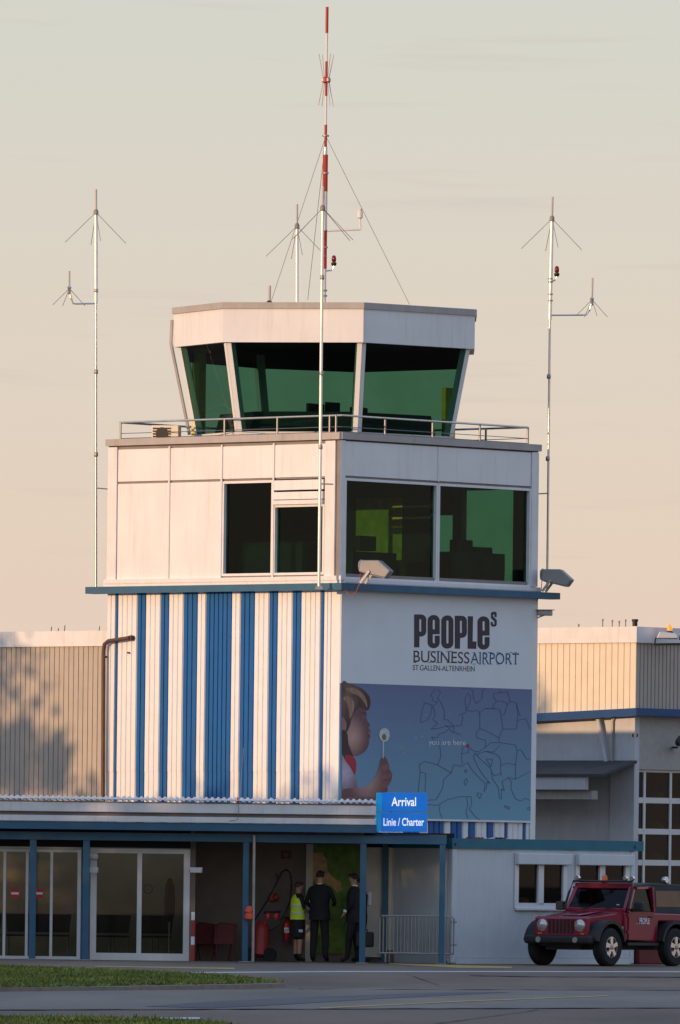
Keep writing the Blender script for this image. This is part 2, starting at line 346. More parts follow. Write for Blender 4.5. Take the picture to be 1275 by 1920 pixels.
rb = [(38, 'w'), (180, 'b'), (260, 'w'), (420, 'b'), (520, 'w'), (575, 'b'), (675, 'w'), (717, 'b'), (790, 'w'), (828, 'b'), (873, 'w'), (943, 'b'), (988, 'w'), (1056, 'b'), (1073, 'w'), (1170, 'b'), (1187, 'w')]
ends = [q[0] for q in rb[1:]] + [1228]
for (zx, k), ze in zip(rb, ends):
    a = max(TF.y(630 + zx / 3.355, 1555, 0).x, .15); b = min(TF.y(630 + ze / 3.355, 1555, 0).x, SR - .13)
    mb = MB(); wavy(mb, a, b, .15, RIB, lambda x, o, e: (x, -.03 - o, Z_LED0 if e else 0))
    mb.build('cladding_strip', 'white_clad' if k == 'w' else 'blue_clad', T)
# blue channel round the tower with its two arms
MB().box(-.28, 0, -.28, TF.x(165, 1100, -.2).y, Z_LED0, Z_LED1).build('ledge_beam', 'blue_steel', T)
MB().box(.0, TF.y(1045, 1108, -.2).x, -.28, -.002, Z_LED0 + .002, Z_LED1 - .002).build('ledge_beam', 'blue_steel', T)
MB().box(-.09, SR + .06, -.09, S_ + .06, Z_LED1, Z_SILL - .03).build('base_flashing', 'white_trim', T)
# upper storey with real openings
yl = lambda px, py=1000: TF.x(px, py, 0).y
xr = lambda px, py=1000: TF.y(px, py, 0).x
wz0, wz1 = zL(1075), zL(896)
LW = (yl(609), yl(419)); RW = (xr(644), xr(992)); TH = .14
def wall_with_hole(name, m, axis, side, lo, hi, h0, h1, z0, z1):
    a, b = side
    for (u0, u1, v0, v1) in ((lo, h0, z0, z1), (h1, hi, z0, z1), (h0, h1, z0, wz0), (h0, h1, wz1, z1)):
        if u1 - u0 < .01: continue
        (MB().box(a, b, u0, u1, v0, v1) if axis == 'x' else MB().box(u0, u1, a, b, v0, v1)).build(name, m, T)
zc0, zc1 = Z_SILL - .03, Z_PAR
wall_with_hole('facade_wall', 'joint', 'x', (.0, TH), TH, S_, LW[0], LW[1], zc0, zc1)
wall_with_hole('facade_wall', 'joint', 'y', (.0, TH), 0, SR - TH, RW[0], RW[1], zc0, zc1)
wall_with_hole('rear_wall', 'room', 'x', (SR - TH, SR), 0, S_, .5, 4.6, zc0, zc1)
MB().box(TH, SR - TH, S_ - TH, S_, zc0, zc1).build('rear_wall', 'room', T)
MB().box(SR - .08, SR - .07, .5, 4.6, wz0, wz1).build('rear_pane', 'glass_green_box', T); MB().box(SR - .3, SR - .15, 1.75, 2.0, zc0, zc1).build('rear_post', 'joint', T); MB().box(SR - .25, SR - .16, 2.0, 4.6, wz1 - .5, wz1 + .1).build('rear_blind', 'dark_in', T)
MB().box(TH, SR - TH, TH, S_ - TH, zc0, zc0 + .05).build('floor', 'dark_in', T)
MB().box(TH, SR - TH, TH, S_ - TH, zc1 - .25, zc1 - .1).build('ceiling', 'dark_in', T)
MB().box(-.02, SR + .02, -.02, S_ + .02, Z_PAR - .04, Z_PAR + .02).build('roof', 'roof_dark', T)
rz = Z_PAR + .02
for a in ((-.07, .16, -.07, S_ + .07), (SR - .16, SR + .07, -.07, S_ + .07), (.16, SR - .16, -.07, .16), (.16, SR - .16, S_ - .16, S_ + .07)):
    MB().box(*a, Z_PAR - .02, Z_CAP).build('parapet_cap', 'cap', T)
def panelL(p0, p1, y0, y1, name='facade_panel', m='white_panel', out=.03, gap=.012):
    a, b = yl(p1), yl(p0); return MB().box(-out, -.002, a + gap, b - gap, zL(y1) + gap, zL(y0) - gap).build(name, m, T, bevel=.006)
def panelR(p0, p1, y0, y1, name='facade_panel', m='white_panel', out=.03, gap=.012):
    a, b = xr(p0), xr(p1); return MB().box(a + gap, b - gap, -out, -.002, zL(y1) + gap, zL(y0) - gap).build(name, m, T, bevel=.006)
for p0, p1 in ((221, 319), (319, 417), (417, 514.5), (514.5, 611)): panelL(p0, p1, 830, 894)
for p0, p1 in ((221, 319), (319, 417)): panelL(p0, p1, 896, 1084)
panelL(203.5, 221, 826, 1084, 'corner_post', 'white_trim', .05, .004); panelL(611, 630, 826, 1084, 'corner_post', 'white_trim', .05, .002)
MB().box(-.05, xr(643), -.05, 0, zL(1084), zL(826)).build('corner_post', 'white_trim', T, bevel=.006)
panelR(993, 1006, 826, 1084, 'corner_post', 'white_trim', .05, .002)
for p0, p1 in ((643.5, 818), (818, 993)): panelR(p0, p1, 826, 893)
for px in (319, 417, 514.5): MB().box(-.055, -.031, yl(px) - .02, yl(px) + .02, zL(1083), zL(828)).build('joint_cover', 'white_trim', T)
MB().box(xr(818) - .02, xr(818) + .02, -.055, -.031, zL(893), zL(828)).build('joint_cover', 'white_trim', T)
def windowL(p0, p1, y0, y1, fw=.05):
    a, b = yl(p1), yl(p0); z0, z1 = zL(y1), zL(y0); w = MB()
    for q in ((a, a + fw, z0, z1), (b - fw, b, z0, z1), (a + fw, b - fw, z0, z0 + fw), (a + fw, b - fw, z1 - fw, z1)): w.box(-.035, .09, *q)
    w = w.build('window_frame', 'white_trim', T); MB().box(.04, .05, a + fw, b - fw, z0 + fw, z1 - fw).build('pane', 'glass_green_box', w); return w
def windowR(p0, p1, y0, y1, fw=.05):
    a, b = xr(p0), xr(p1); z0, z1 = zL(y1), zL(y0); w = MB()
    for (u0, u1, v0, v1) in ((a, a + fw, z0, z1), (b - fw, b, z0, z1), (a + fw, b - fw, z0, z0 + fw), (a + fw, b - fw, z1 - fw, z1)): w.box(u0, u1, -.035, .09, v0, v1)
    w = w.build('window_frame', 'white_trim', T); MB().box(a + fw, b - fw, .04, .05, z0 + fw, z1 - fw).build('pane', 'glass_green_box', w); return w
windowL(418, 513.5, 897, 1077); windowL(514, 610, 944, 1077)
panelL(515, 609, 897, 918, out=.05); MB().box(-.10, -.0, yl(609), yl(515), zL(944), zL(936)).build('shutter_sill', 'white_trim', T)
panelL(515, 609, 920, 935, 'shutter_box', 'white_panel', .08, .004)
windowR(643.5, 818.5, 896, 1086); windowR(819, 993, 896, 1086)
MB().box(-.11, -.0, -.11, S_ + .04, zL(1086) - .02, zL(1078) - .02).build('window_sill', 'white_trim', T)
MB().box(.0, SR + .04, -.11, -.003, zL(1090) - .02, zL(1083) - .02).build('window_sill', 'white_trim', T)
# what shows in the rooms
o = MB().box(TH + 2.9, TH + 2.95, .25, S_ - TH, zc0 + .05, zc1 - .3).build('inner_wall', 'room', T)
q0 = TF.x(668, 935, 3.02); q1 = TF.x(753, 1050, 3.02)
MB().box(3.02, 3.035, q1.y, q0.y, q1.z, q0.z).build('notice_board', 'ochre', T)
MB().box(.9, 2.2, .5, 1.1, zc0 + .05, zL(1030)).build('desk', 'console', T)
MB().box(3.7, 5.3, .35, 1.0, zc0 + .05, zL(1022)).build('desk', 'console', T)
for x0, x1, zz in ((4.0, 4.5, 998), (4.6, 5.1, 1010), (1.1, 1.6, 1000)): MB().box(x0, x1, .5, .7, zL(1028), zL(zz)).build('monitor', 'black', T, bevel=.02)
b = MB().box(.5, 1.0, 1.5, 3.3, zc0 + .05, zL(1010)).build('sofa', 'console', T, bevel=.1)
# railing on the roof
rin, zt = .17, zL(778)
R = MB().tube([(rin, S_ - .1, zt), (rin, rin, zt), (SR - .1, rin, zt), (SR - .1, S_ - .1, zt), (rin, S_ - .1, zt)], .022).build('railing', 'steel', T, True)
for h in (.12, .22): MB().tube([(rin, S_ - .1, rz + h), (rin, rin, rz + h), (SR - .1, rin, rz + h), (SR - .1, S_ - .1, rz + h)], .008, 6).build('rail_wire', 'rail', R)
for px in (226, 421, 520, 618): MB().tube([(rin, TF.x(px, 800, rin).y, rz - .02), (rin, TF.x(px, 800, rin).y, zt)], .022).build('rail_post', 'rail', R)
for px in (630, 722, 811, 900, 990): MB().tube([(TF.y(px, 800, rin).x, rin, rz - .02), (TF.y(px, 800, rin).x, rin, zt)], .022).build('rail_post', 'rail', R)
for y in (1.3, 3.0, 4.6, S_ - .1): MB().tube([(SR - .1, y, rz - .02), (SR - .1, y, zt)], .022).build('rail_post', 'rail', R)
# the cab
def tl(p): return TF.i @ (Vector(p) - TO)
V = [at(326, 578, 194.05), at(418, 568, 192.0), at(682, 567, 191.5), at(891, 580, 193.4), Vector((2.6, 195.5, 0)), Vector((.3, 197.4, 0)), Vector((-1.9, 196.3, 0))]
ring0 = [tl((v.x, v.y, 0)) for v in V]; cen = sum(ring0, Vector()) / 7
z567, z579, z642, z808 = (at(682, y, 191.5).z for y in (567, 579, 642, 808))
def ring(k, z): return [Vector((cen.x + (v.x - cen.x) * k, cen.y + (v.y - cen.y) * k, z)) for v in ring0]
cab = MB().prism(ring(.84, rz), ring(.855, z808)).build('cab', 'white_trim', T)
MB().prism(ring(1.012, z579), ring(1.012, z567)).build('roof_edge', 'cap', cab)
fa, fb = ring(.999, z642), ring(.999, z579); fi, fj = ring(.95, z642), ring(.95, z579)
for i in range(7):
    j = (i + 1) % 7; MB().hexa([fa[i], fa[j], fi[j], fi[i]], [fb[i], fb[j], fj[j], fj[i]]).build('fascia_panel', 'white_panel', cab)
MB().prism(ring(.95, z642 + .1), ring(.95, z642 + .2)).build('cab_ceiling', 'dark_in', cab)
t0, t1 = ring(.858, z808 + .002), ring(.968, z642 - .002)
for i in range(7):
    j = (i + 1) % 7; d0 = (t0[j] - t0[i]).normalized(); d1 = (t1[j] - t1[i]).normalized(); w = .1
    MB().hexa([t0[i] + d0 * w, t0[j] - d0 * w, t0[j] - d0 * w + Vector((0, 0, .012)), t0[i] + d0 * w + Vector((0, 0, .012))],
              [t1[i] + d1 * w - Vector((0, 0, .012)), t1[j] - d1 * w - Vector((0, 0, .012)), t1[j] - d1 * w, t1[i] + d1 * w])
    p = MB().add([t0[i] + d0 * w, t0[j] - d0 * w, t1[j] - d1 * w, t1[i] + d1 * w], [(0, 1, 2, 3)]).build('pane', 'glass_green', cab)
    for s, a0, a1 in ((1, t0[i], t1[i]), (-1, t0[j], t1[j])):
        e0, e1 = d0 * s, d1 * s; inn0 = (cen - a0); inn0.z = 0; inn0.normalize(); mb = MB()
        mb.hexa([a0 + e0 * .003, a0 + e0 * .105, a0 + e0 * .105 + inn0 * .12, a0 + e0 * .003 + inn0 * .12], [a1 + e1 * .003, a1 + e1 * .105, a1 + e1 * .105 + inn0 * .12, a1 + e1 * .003 + inn0 * .12])
        mb.build('mullion', 'white_trim', cab)
b0, b1, b2, b3 = ring(.93, z642 - .3), ring(.93, z642 + .1), ring(.92, z642 - .3), ring(.92, z642 + .1)
for i in (3, 4, 5, 6): j = (i + 1) % 7; MB().hexa([b0[i], b0[j], b2[j], b2[i]], [b1[i], b1[j], b3[j], b3[i]]).build('blind', 'dark_in', cab)
c0, c1 = ring(.74, z808 - .05), ring(.70, z808 + .42)
for i in (0, 1, 2, 3): MB().hexa([c0[i], c0[i + 1], ring(.5, z808)[i + 1], ring(.5, z808)[i]], [c1[i], c1[i + 1], ring(.5, z808 + .45)[i + 1], ring(.5, z808 + .45)[i]]).build('console_desk', 'console', cab)
m = at(590, 770, 193.2); m = tl(m)
for dx, dz, w in ((-.2, .2, .5), (.35, .25, .42), (1.1, .18, .5)): MB().box(m.x + dx, m.x + dx + w, m.y, m.y + .06, z808 + .05, z808 + .42 + dz).build('monitor', 'black', cab, bevel=.02)
k = tl(at(370, 700, 194.3)); MB().box(k.x - .05, k.x + .15, k.y - .1, k.y + .1, z808, z642).build('inner_post', 'ochre', cab)
k = tl(at(845, 740, 194.2)); MB().box(k.x - .15, k.x + .15, k.y, k.y + .1, z808, z642 - .75).build('cupboard', 'ochre', cab)
a, b = ring(1.02, z642 + .35)[0], ring(.875, z808)[0]
MB().tube([ring(1.0, z642 + .55)[0] + Vector((-.02, .03, 0)), ring(1.016, z642 + .08)[0], ring(.885, z808)[0] + Vector((0, .03, 0))], .035, 6).build('drain_pipe', 'cap', cab)
# air conditioner on the roof
p = tl(at(312, 820, 193.6)); A = thing('air_conditioner', 'cream outdoor air conditioner with fan grille on the tower roof behind the railing', 'air conditioner', TF.m @ Vector((p.x, p.y, rz)) + TO, ANG - math.pi / 2 + .5)
MB().box(-.28, .28, -.12, .12, .02, .36).build('casing', 'beige_clad', A, bevel=.015)
for i in range(5): MB().box(-.25, .12, -.135, -.121, .06 + i * .055, .09 + i * .055).build('grille_bar', 'black', A)
MB().lathe((-.06, -.121, .19), [(.13, 0), (.13, .01)], (0, -1, 0), 20).build('fan', 'black', A)
for s in (-.2, .2): MB().box(s - .03, s + .03, -.12, .12, 0, .02).build('foot', 'black', A)

# ------------------------------------------------------------------ antennas and masts (set at the depth of what carries them)
PXM = lambda Y: Y / F
def radials(r, top, Y, angs, ln=.62, drop=.62):
    for a in angs: MB().tube([top, top + Vector((math.cos(a) * ln, math.sin(a) * ln, -drop))], .0062, 5).build('radial', 'wire', r)
def antenna(name, label, pts, Y, whip_top, radial_angs, base_r=.026, joints=(), group=None, thick=None):
    b = at(*pts[0], Y); r = thing(name, label, 'antenna', b, 0, group); L = lambda px, py: at(px, py, Y) - b
    top = L(*pts[1]); thick = thick or 0
    if thick:
        mid = L(*thick); MB().tube([(0, 0, 0), mid], base_r * .8, 10).build('pole', 'steel', r, True); MB().tube([mid, top], base_r * 1.25, 10).build('pole', 'alu', r, True)
    else: MB().tube([(0, 0, 0), top], base_r, 10).build('pole', 'alu', r, True)
    MB().lathe(top - Vector((0, 0, .06)), [(.03, 0), (.05, .02), (.05, .08), (.03, .12)]).build('hub', 'wire', r, True)
    MB().tube([top, L(*whip_top)], .022, 8).build('whip', 'whip', r, True)
    radials(r, top, Y, radial_angs)
    for j in joints: MB().lathe(L(*j) - Vector((0, 0, .05)), [(.03, 0), (.042, .02), (.042, .08), (.03, .1)]).build('joint_sleeve', 'steel_dull', r, True)
    return r, L
A4 = [.15, 1.75, 3.25, 4.9]
r, L = antenna('antenna_mast', 'tall pole antenna standing on the blue ledge arm beside the plain white panels', [(180, 1101), (180, 398)], 194.7, (180, 355), A4, .03, [(180, 545), (180, 697), (180, 852)], thick=(180, 568))
def side_arm(r, L, p0, p1, p2, top):
    MB().tube([L(*p0), L(p1[0] + (p0[0] - p1[0]) * .12, p1[1] + .6), L(*p1), L(p1[0] + (p2[0] - p1[0]) * .6, p1[1] - 10), L(*p2)], .017, 8).build('side_arm', 'steel', r, True)
    MB().lathe(L(*p2), [(.02, -.12), (.032, -.08), (.032, 0), (.045, .02), (.02, .06)]).build('hub', 'steel', r, True); MB().tube([L(*p2), L(*top)], .02, 8).build('whip', 'whip', r, True)
    radials(r, L(*p2), 0, [.35, 2.0, 3.4, 5.0], .34, .34)
side_arm(r, L, (180, 569), (137, 569), (130, 541), (130, 508))
MB().tube([L(180, 915), L(203, 917)], .014, 6).build('stay', 'steel_dull', r)
r, L = antenna('antenna_mast', 'tall pole antenna with a red lamp and side arm beside the shaded right wall', [(1026, 1103), (1035, 410)], 194.9, (1036, 369), A4, .03, [(1029, 706), (1027, 860)], thick=(1031, 600))
side_arm(r, L, (1031, 591), (1100, 590), (1110, 562), (1111, 521))
MB().tube([L(1028, 925), L(1006, 926)], .014, 6).build('stay', 'steel_dull', r)
def red_lamp(r, L, p0, p1, top):
    MB().tube([L(*p0), L(p0[0] + (p1[0] - p0[0]) * .7, p0[1] - 1), L(p1[0], p0[1] - 8), L(*p1)], .018, 8).build('lamp_bracket', 'steel', r, True)
    o = MB().lathe(L(*p1), [(.04, 0), (.04, .03), (.03, .03), (.045, .05), (.047, .1), (.036, .15), (.015, .165)]).build('obstruction_light', 'red_lamp', r, True)
    MB().lathe(L(*p1) - Vector((0, 0, .02)), [(.035, -.03), (.055, 0), (.055, .035)]).build('lamp_base', 'black', o, True)
red_lamp(r, L, (1030, 527), (1044, 514), None)
for y in (524, 530, 553, 565): MB().lathe(L(1032, y), [(.05, 0), (.05, .03)]).build('clamp', 'steel_dull', r, True)
r, L = antenna('antenna_mast', 'tall pole antenna rising in front of the near tower corner', [(598, 1102), (605, 390)], 189.6, (606, 350), [.2, .5, 3.6, 2.9], .032, [(601, 838), (603, 700), (604, 520)])
MB().tube([L(600, 907), L(625, 908)], .016, 6).build('stay', 'steel_dull', r); MB().box(-.07, .07, -.05, .05, -.03, .03).build('foot_plate', 'steel_dull', r)
r, L = antenna('antenna_mast', 'shorter pole antenna standing on the cab roof beside the red and white mast', [(557, 568), (557, 424)], 193.6, (557, 383), A4, .033)
r, L = (thing('antenna_stub', 'short grey stub antenna on the cab roof edge', 'antenna', at(505, 569, 193.4)), None)
MB().tube([(0, 0, 0), (0, 0, .36)], .03, 8).build('whip', 'whip', r, True); MB().lathe((0, 0, -.02), [(.08, 0), (.06, .05), (.03, .08)]).build('base', 'black', r, True)
Y = 194.0; b = at(607, 570, Y); M_ = thing('radio_mast', 'tall red and white banded radio mast guyed to the cab roof', 'mast', b); L = lambda px, py: at(px, py, Y) - b
for y0, y1, mm, rr in ((570, 504, 'white_mast', .045), (504, 432, 'red_mast', .052), (432, 359, 'white_mast', .05), (359, 290, 'red_mast', .052), (290, 276, 'steel', .04), (276, 234, 'red_mast', .028), (234, 180, 'white_mast', .022), (180, 115, 'red_mast', .026), (115, 62, 'white_mast', .022), (62, 13, 'red_mast', .03)):
    xx = lambda y: 607 + (570 - y) * .0115
    MB().tube([L(xx(y0), y0), L(xx(y1), y1)], rr, 10).build('mast_band', mm, M_, True)
MB().lathe(L(611.5, 156), [(.04, 0), (.085, .02), (.085, .1), (.04, .13)]).build('dipole_hub', 'red_mast', M_, True)
for k in range(4):
    a = .5 + k * math.pi / 2
    for sg in (1, -1): MB().tube([L(611.5, 150) + Vector((.06 * math.cos(a), .06 * math.sin(a), 0)), L(611.5, 150) + Vector((.17 * math.cos(a), .17 * math.sin(a), sg * .52))], .008, 5).build('dipole_rod', 'whip', M_)
    MB().lathe(L(611.5, 150) + Vector((.07 * math.cos(a), .07 * math.sin(a), -.03)), [(.03, 0), (.03, .06)]).build('dipole_clamp', 'white_mast', M_, True)
for y in (256, 326, 465, 546, 556): MB().lathe(L(607 + (570 - y) * .0115, y), [(.07, 0), (.07, .03)]).build('clamp', 'steel_dull', M_, True)
for gx, gy, YY in ((508, 566, 193.0), (577, 562, 196.5), (768, 571, 193.4)): MB().tube([L(611, 255), at(gx, gy, YY) - b], .006, 5).build('guy_wire', 'wire', M_)
MB().tube([L(608, 433), L(677, 430)], .022, 8).build('instrument_arm', 'white_mast', M_, True); MB().tube([L(676, 430), L(675, 408)], .018, 8).build('instrument_post', 'white_mast', M_, True)
MB().lathe(L(675, 410), [(.03, 0), (.055, .02), (.055, .14), (.04, .16), (.05, .2)]).build('wind_sensor', 'white_mast', M_, True)
red_lamp(M_, L, (608, 508), (626, 494), None)
# floodlights on the ledge, camera and cables
def flood(label, px, py, Y, rz, group=None):
    b = at(px, py, Y); r = thing('floodlight', label, 'floodlight', b, rz, group)
    MB().prism([(-.02, -.17, .1), (.52, -.17, -.02), (.62, -.17, .12), (.38, -.17, .33), (.02, -.17, .33)], [(-.02, .17, .1), (.52, .17, -.02), (.62, .17, .12), (.38, .17, .33), (.02, .17, .33)]).build('housing', 'grey_lamp', r, bevel=.02)
    MB().prism([(.04, -.15, .078), (.5, -.15, -.03), (.5, .15, -.03), (.04, .15, .078)], [(.04, -.15, .09), (.5, -.15, -.016), (.5, .15, -.016), (.04, .15, .09)]).build('lens', 'lamp_glass', r)
    MB().lathe((-.05, 0, .22), [(.1, 0), (.13, .04), (.1, .12)], (1, 0, 0)).build('gear_box', 'grey_lamp', r, True)
    for s in (-.19, .19): MB().beam((.2, s, .12), (.02, s, -.12), .02, .05).build('bracket', 'steel_dull', r)
    MB().tube([(-.02, 0, .12), (-.04, .02, -.12), (-.12, .05, -.3), (-.25, .1, -.36), (-.36, .1, -.25)], .008, 5).build('cable', 'red_paint', r)
flood('grey wedge floodlight bracketed on the ledge under the right windows', 678, 1082, 189.5, -.25)
flood('grey wedge floodlight on the ledge arm at the far end of the right wall', 1018, 1098, 194.2, -.2)
b = at(1008, 1158, 194.3); r = thing('security_camera', 'small grey security camera on the tower edge under the blue ledge', 'security camera', b, -.1)
MB().box(0, .3, -.06, .06, .04, .15).build('housing', 'steel_dull', r, bevel=.02); MB().beam((-.04, 0, -.02), (.15, 0, .06), .03, .03).build('arm', 'steel_dull', r); MB().box(-.03, .34, -.075, .075, .15, .165).build('sun_shield', 'grey_lamp', r)

# ------------------------------------------------------------------ banner on the right wall
PO = .075
B = thing('banner', 'large banner with airport lettering, a child blowing a dandelion and a map of Europe', 'banner', TO, ANG)
P = lambda px, py, o=0.: TF.y(px, py, -PO - o)
def quadP(name, m, pts, o, th=.004): a = [P(x, y, o) for x, y in pts]; return MB().prism(a, [v + Vector((0, th, 0)) for v in a]).build(name, m, B)
pa, pb = P(640.5, 1108), P(999, 1119); pm0, pm1 = P(640.5, 1282), P(996.5, 1291); pc, pd = P(640.5, 1528), P(994.5, 1544)
zb = (pc.z + pd.z) / 2; zm = (pm0.z + pm1.z) / 2; zt_ = (pa.z + pb.z) / 2; xa, xb = pa.x, pd.x
MB().box(xa, xb, -PO, -PO + .02, zm, zt_).build('banner_top', 'poster_white', B)
gradient('poster_blue', zb, zm, (.17, .36, .48), (.14, .175, .31))
MB().box(xa, xb, -PO, -PO + .02, zb, zm).build('banner_picture', 'poster_blue', B)
MB().box(xa, xb, -PO - .012, -PO + .025, zb - .035, zb).build('bottom_rail', 'white_trim', B)
def flat(name, loops, m, o=.004, parent=None):
    bm = bmesh.new(); es = []
    for lp in loops:
        vs = [bm.verts.new(P(x, y, o)) for x, y in lp]; es += [bm.edges.new((vs[i], vs[(i + 1) % len(vs)])) for i in range(len(vs))]
    bmesh.ops.triangle_fill(bm, use_beauty=True, use_dissolve=False, edges=es)
    for f in bm.faces:
        f.normal_update()
        if f.normal.y > 0: f.normal_flip()
    me = bpy.data.meshes.new(name); bm.to_mesh(me); bm.free(); me.materials.append(MATS[m]); ob = bpy.data.objects.new(name, me); C.objects.link(ob); ob.parent = parent or B; return ob
# logo, read off an enlargement of the photograph: x = 760 + X / 5.543, y = 1130 + Y / 5.543
def rr(x0, y0, x1, y1, r, n=6, corners=(1, 1, 1, 1)):
    out_ = []
    for i, (cx, cy, a) in enumerate(((x1 - r, y0 + r, -90), (x1 - r, y1 - r, 0), (x0 + r, y1 - r, 90), (x0 + r, y0 + r, 180))):
        if not corners[i]: out_.append([(x1, y0), (x1, y1), (x0, y1), (x0, y0)][i]); continue
        for k in range(n + 1): t = math.radians(a + 90 * k / n); out_.append((cx + r * math.cos(t), cy + r * math.sin(t)))
    return out_
LG = lambda lp: [(760 + x / 5.543, 1130 + y / 5.543) for x, y in lp]
def letter(loops): flat('letter', [LG(l) for l in loops], 'logo_dark')
def let_P(x, y): letter([[(x, y)] + rr(x + 40, y, x + 126, y + 230, 55)[0:14] + [(x + 56, y + 230), (x + 54, y + 342), (x, y + 342)], rr(x + 54, y + 50, x + 74, y + 180, 9)])
def let_O(x, y): letter([rr(x, y, x + 126, y + 345, 60), rr(x + 53, y + 52, x + 75, y + 292, 10)])
def let_e(x, y):
    o = rr(x, y, x + 126, y + 345, 60); letter([o[0:7] + [(x + 126, y + 200), (x + 53, y + 200), (x + 53, y + 283)] + rr(x + 53, y + 270, x + 75, y + 296, 10)[14:6:-1] + [(x + 75, y + 215), (x + 126, y + 215)] + o[7:], rr(x + 53, y + 50, x + 75, y + 150, 10)])
let_P(92, 122); let_e(232, 128); let_O(374, 132); let_P(514, 136); letter([[(650, 140), (704, 142), (700, 402), (740, 404), (738, 480), (648, 478)]]); let_e(750, 142)
sx_ = [(950, 135), (950, 150), (928, 150), (925, 122), (912, 122), (912, 142), (950, 178), (952, 225), (938, 247), (905, 250), (888, 232), (888, 200), (910, 200), (912, 226), (926, 226), (926, 196), (890, 160), (890, 112), (904, 94), (938, 94), (950, 108)]
letter([sx_])
def ptext(s, m, x0, y0, x1, y1, h, bold=0., o=.004):
    a, b = P(x0, y0, o), P(x1, y1, o); d = b - a; return text(s, 'lettering', m, B, a, d.length, h, d.normalized(), (0, 0, 1), (0, -1, 0), 0., bold)
hz = 1 / 94.5
ptext('BUSINESS', 'logo_dark', 775.5, 1241, 880, 1244, 21.5 * hz); ptext('AIRPORT', 'logo_blue', 882.5, 1244, 973, 1246, 21.5 * hz); ptext('ST.GALLEN-ALTENRHEIN', 'logo_dark', 774, 1256.5, 890, 1259, 10 * hz)
# serifs of the lettering
for xs_, yb, yt, m in (((778, 806, 820, 824, 840, 846), 1242, 1221, 'logo_dark'), ((889, 900, 908, 917, 921, 934, 958, 967), 1245, 1223.5, 'logo_blue')):
    for xx in xs_:
        for yy in (yb, yt): flat('serif', [[(xx - 2.6, yy - .5), (xx + 2.6, yy - .5), (xx + 2.6, yy + .6), (xx - 2.6, yy + .6)]], m, .005)
ptext('you are here', 'print_white', 804, 1396.5, 873, 1397.5, 10.5 * hz)
PX = lambda lp: [(630 + x / 3.355, 1270 + y / 3.355) for x, y in lp]
flat('map_pin', [PX([(830 + 10 * math.cos(t * .785), 430 + 12 * math.sin(t * .785)) for t in range(8)])], 'print_red', .006)
coast = [[(625, 70), (600, 105), (612, 150), (640, 155), (610, 180), (625, 235), (608, 265), (640, 290), (598, 325), (640, 322), (700, 305), (745, 308), (705, 268), (680, 262), (683, 215), (665, 165), (640, 130), (660, 95), (640, 75)],
    [(560, 158), (605, 175), (598, 230), (580, 265), (530, 285), (540, 215), (560, 158)], [(820, 205), (812, 130), (830, 100), (848, 120), (842, 165), (820, 205)], [(790, 70), (835, 66), (862, 80), (866, 135), (885, 165), (918, 135), (922, 90), (935, 68)],
    [(770, 240), (815, 222), (820, 205), (860, 215), (885, 205), (905, 222), (940, 195), (1000, 195), (985, 180), (1012, 150), (1050, 150), (1080, 170)], [(745, 308), (720, 310), (690, 345), (650, 355), (640, 380), (600, 375), (655, 440), (660, 500), (640, 550), (560, 528), (525, 548), (530, 600), (518, 720)],
    [(518, 775), (630, 770), (670, 700), (680, 640), (725, 600), (740, 550), (790, 560), (830, 535), (850, 575), (905, 635), (940, 665), (930, 720), (945, 700), (952, 658), (970, 668), (930, 620), (890, 560), (865, 500), (875, 475), (905, 510), (975, 575), (985, 640), (1020, 690), (1030, 765), (1042, 765), (1040, 700), (1060, 715), (1045, 655), (1085, 630), (1130, 640), (1225, 590)],
    [(1085, 630), (1105, 660), (1100, 700), (1130, 765), (1165, 778), (1190, 760), (1222, 775)], [(575, 800), (640, 805), (700, 770), (780, 750), (850, 750), (855, 790), (840, 830), (880, 880), (910, 900)], [(655, 805), (650, 840), (672, 895)], [(822, 752), (830, 800), (818, 845), (830, 890)],
    [(640, 550), (725, 600)], [(530, 595), (565, 605), (560, 720)], [(905, 222), (905, 320), (885, 345), (885, 380), (940, 395), (940, 440), (900, 470), (862, 462), (830, 430)], [(905, 320), (950, 340), (1025, 380), (1028, 410), (975, 410), (940, 440)], [(1025, 380), (1050, 325), (1040, 240), (1028, 200), (940, 195)],
    [(1050, 325), (1135, 325), (1145, 240), (1135, 160), (1095, 150), (1080, 90), (1035, 95)], [(1040, 240), (1060, 230), (1080, 170), (1095, 150)], [(1145, 270), (1195, 260), (1222, 325)], [(1135, 160), (1158, 245)], [(1028, 410), (1130, 425), (1140, 470), (1130, 550), (1080, 540), (1035, 555), (1040, 620)], [(1130, 550), (1130, 640)], [(1140, 460), (1165, 455), (1200, 515), (1222, 515)],
    [(940, 465), (990, 470), (1028, 430)], [(880, 490), (940, 465), (1000, 480), (1030, 500), (1040, 550)], [(945, 515), (985, 515), (975, 565), (945, 515)], [(975, 595), (1000, 620), (1040, 600)], [(790, 480), (800, 440), (830, 430), (835, 475), (790, 480), (795, 550)], [(740, 310), (745, 345), (785, 362)], [(800, 235), (790, 300), (745, 308)], [(690, 300), (740, 350)],
    [(815, 580), (825, 585), (818, 600), (808, 592), (815, 580)], [(820, 635), (828, 655), (815, 680), (805, 655), (820, 635)], [(890, 725), (918, 735), (905, 762), (887, 740), (890, 725)], [(1060, 805), (1095, 818), (1090, 828), (1060, 815), (1060, 805)], [(995, 100), (1035, 95), (1030, 75)], [(1010, 150), (990, 125), (995, 100)], [(1205, 820), (1222, 815), (1222, 835), (1205, 830), (1205, 820)]]
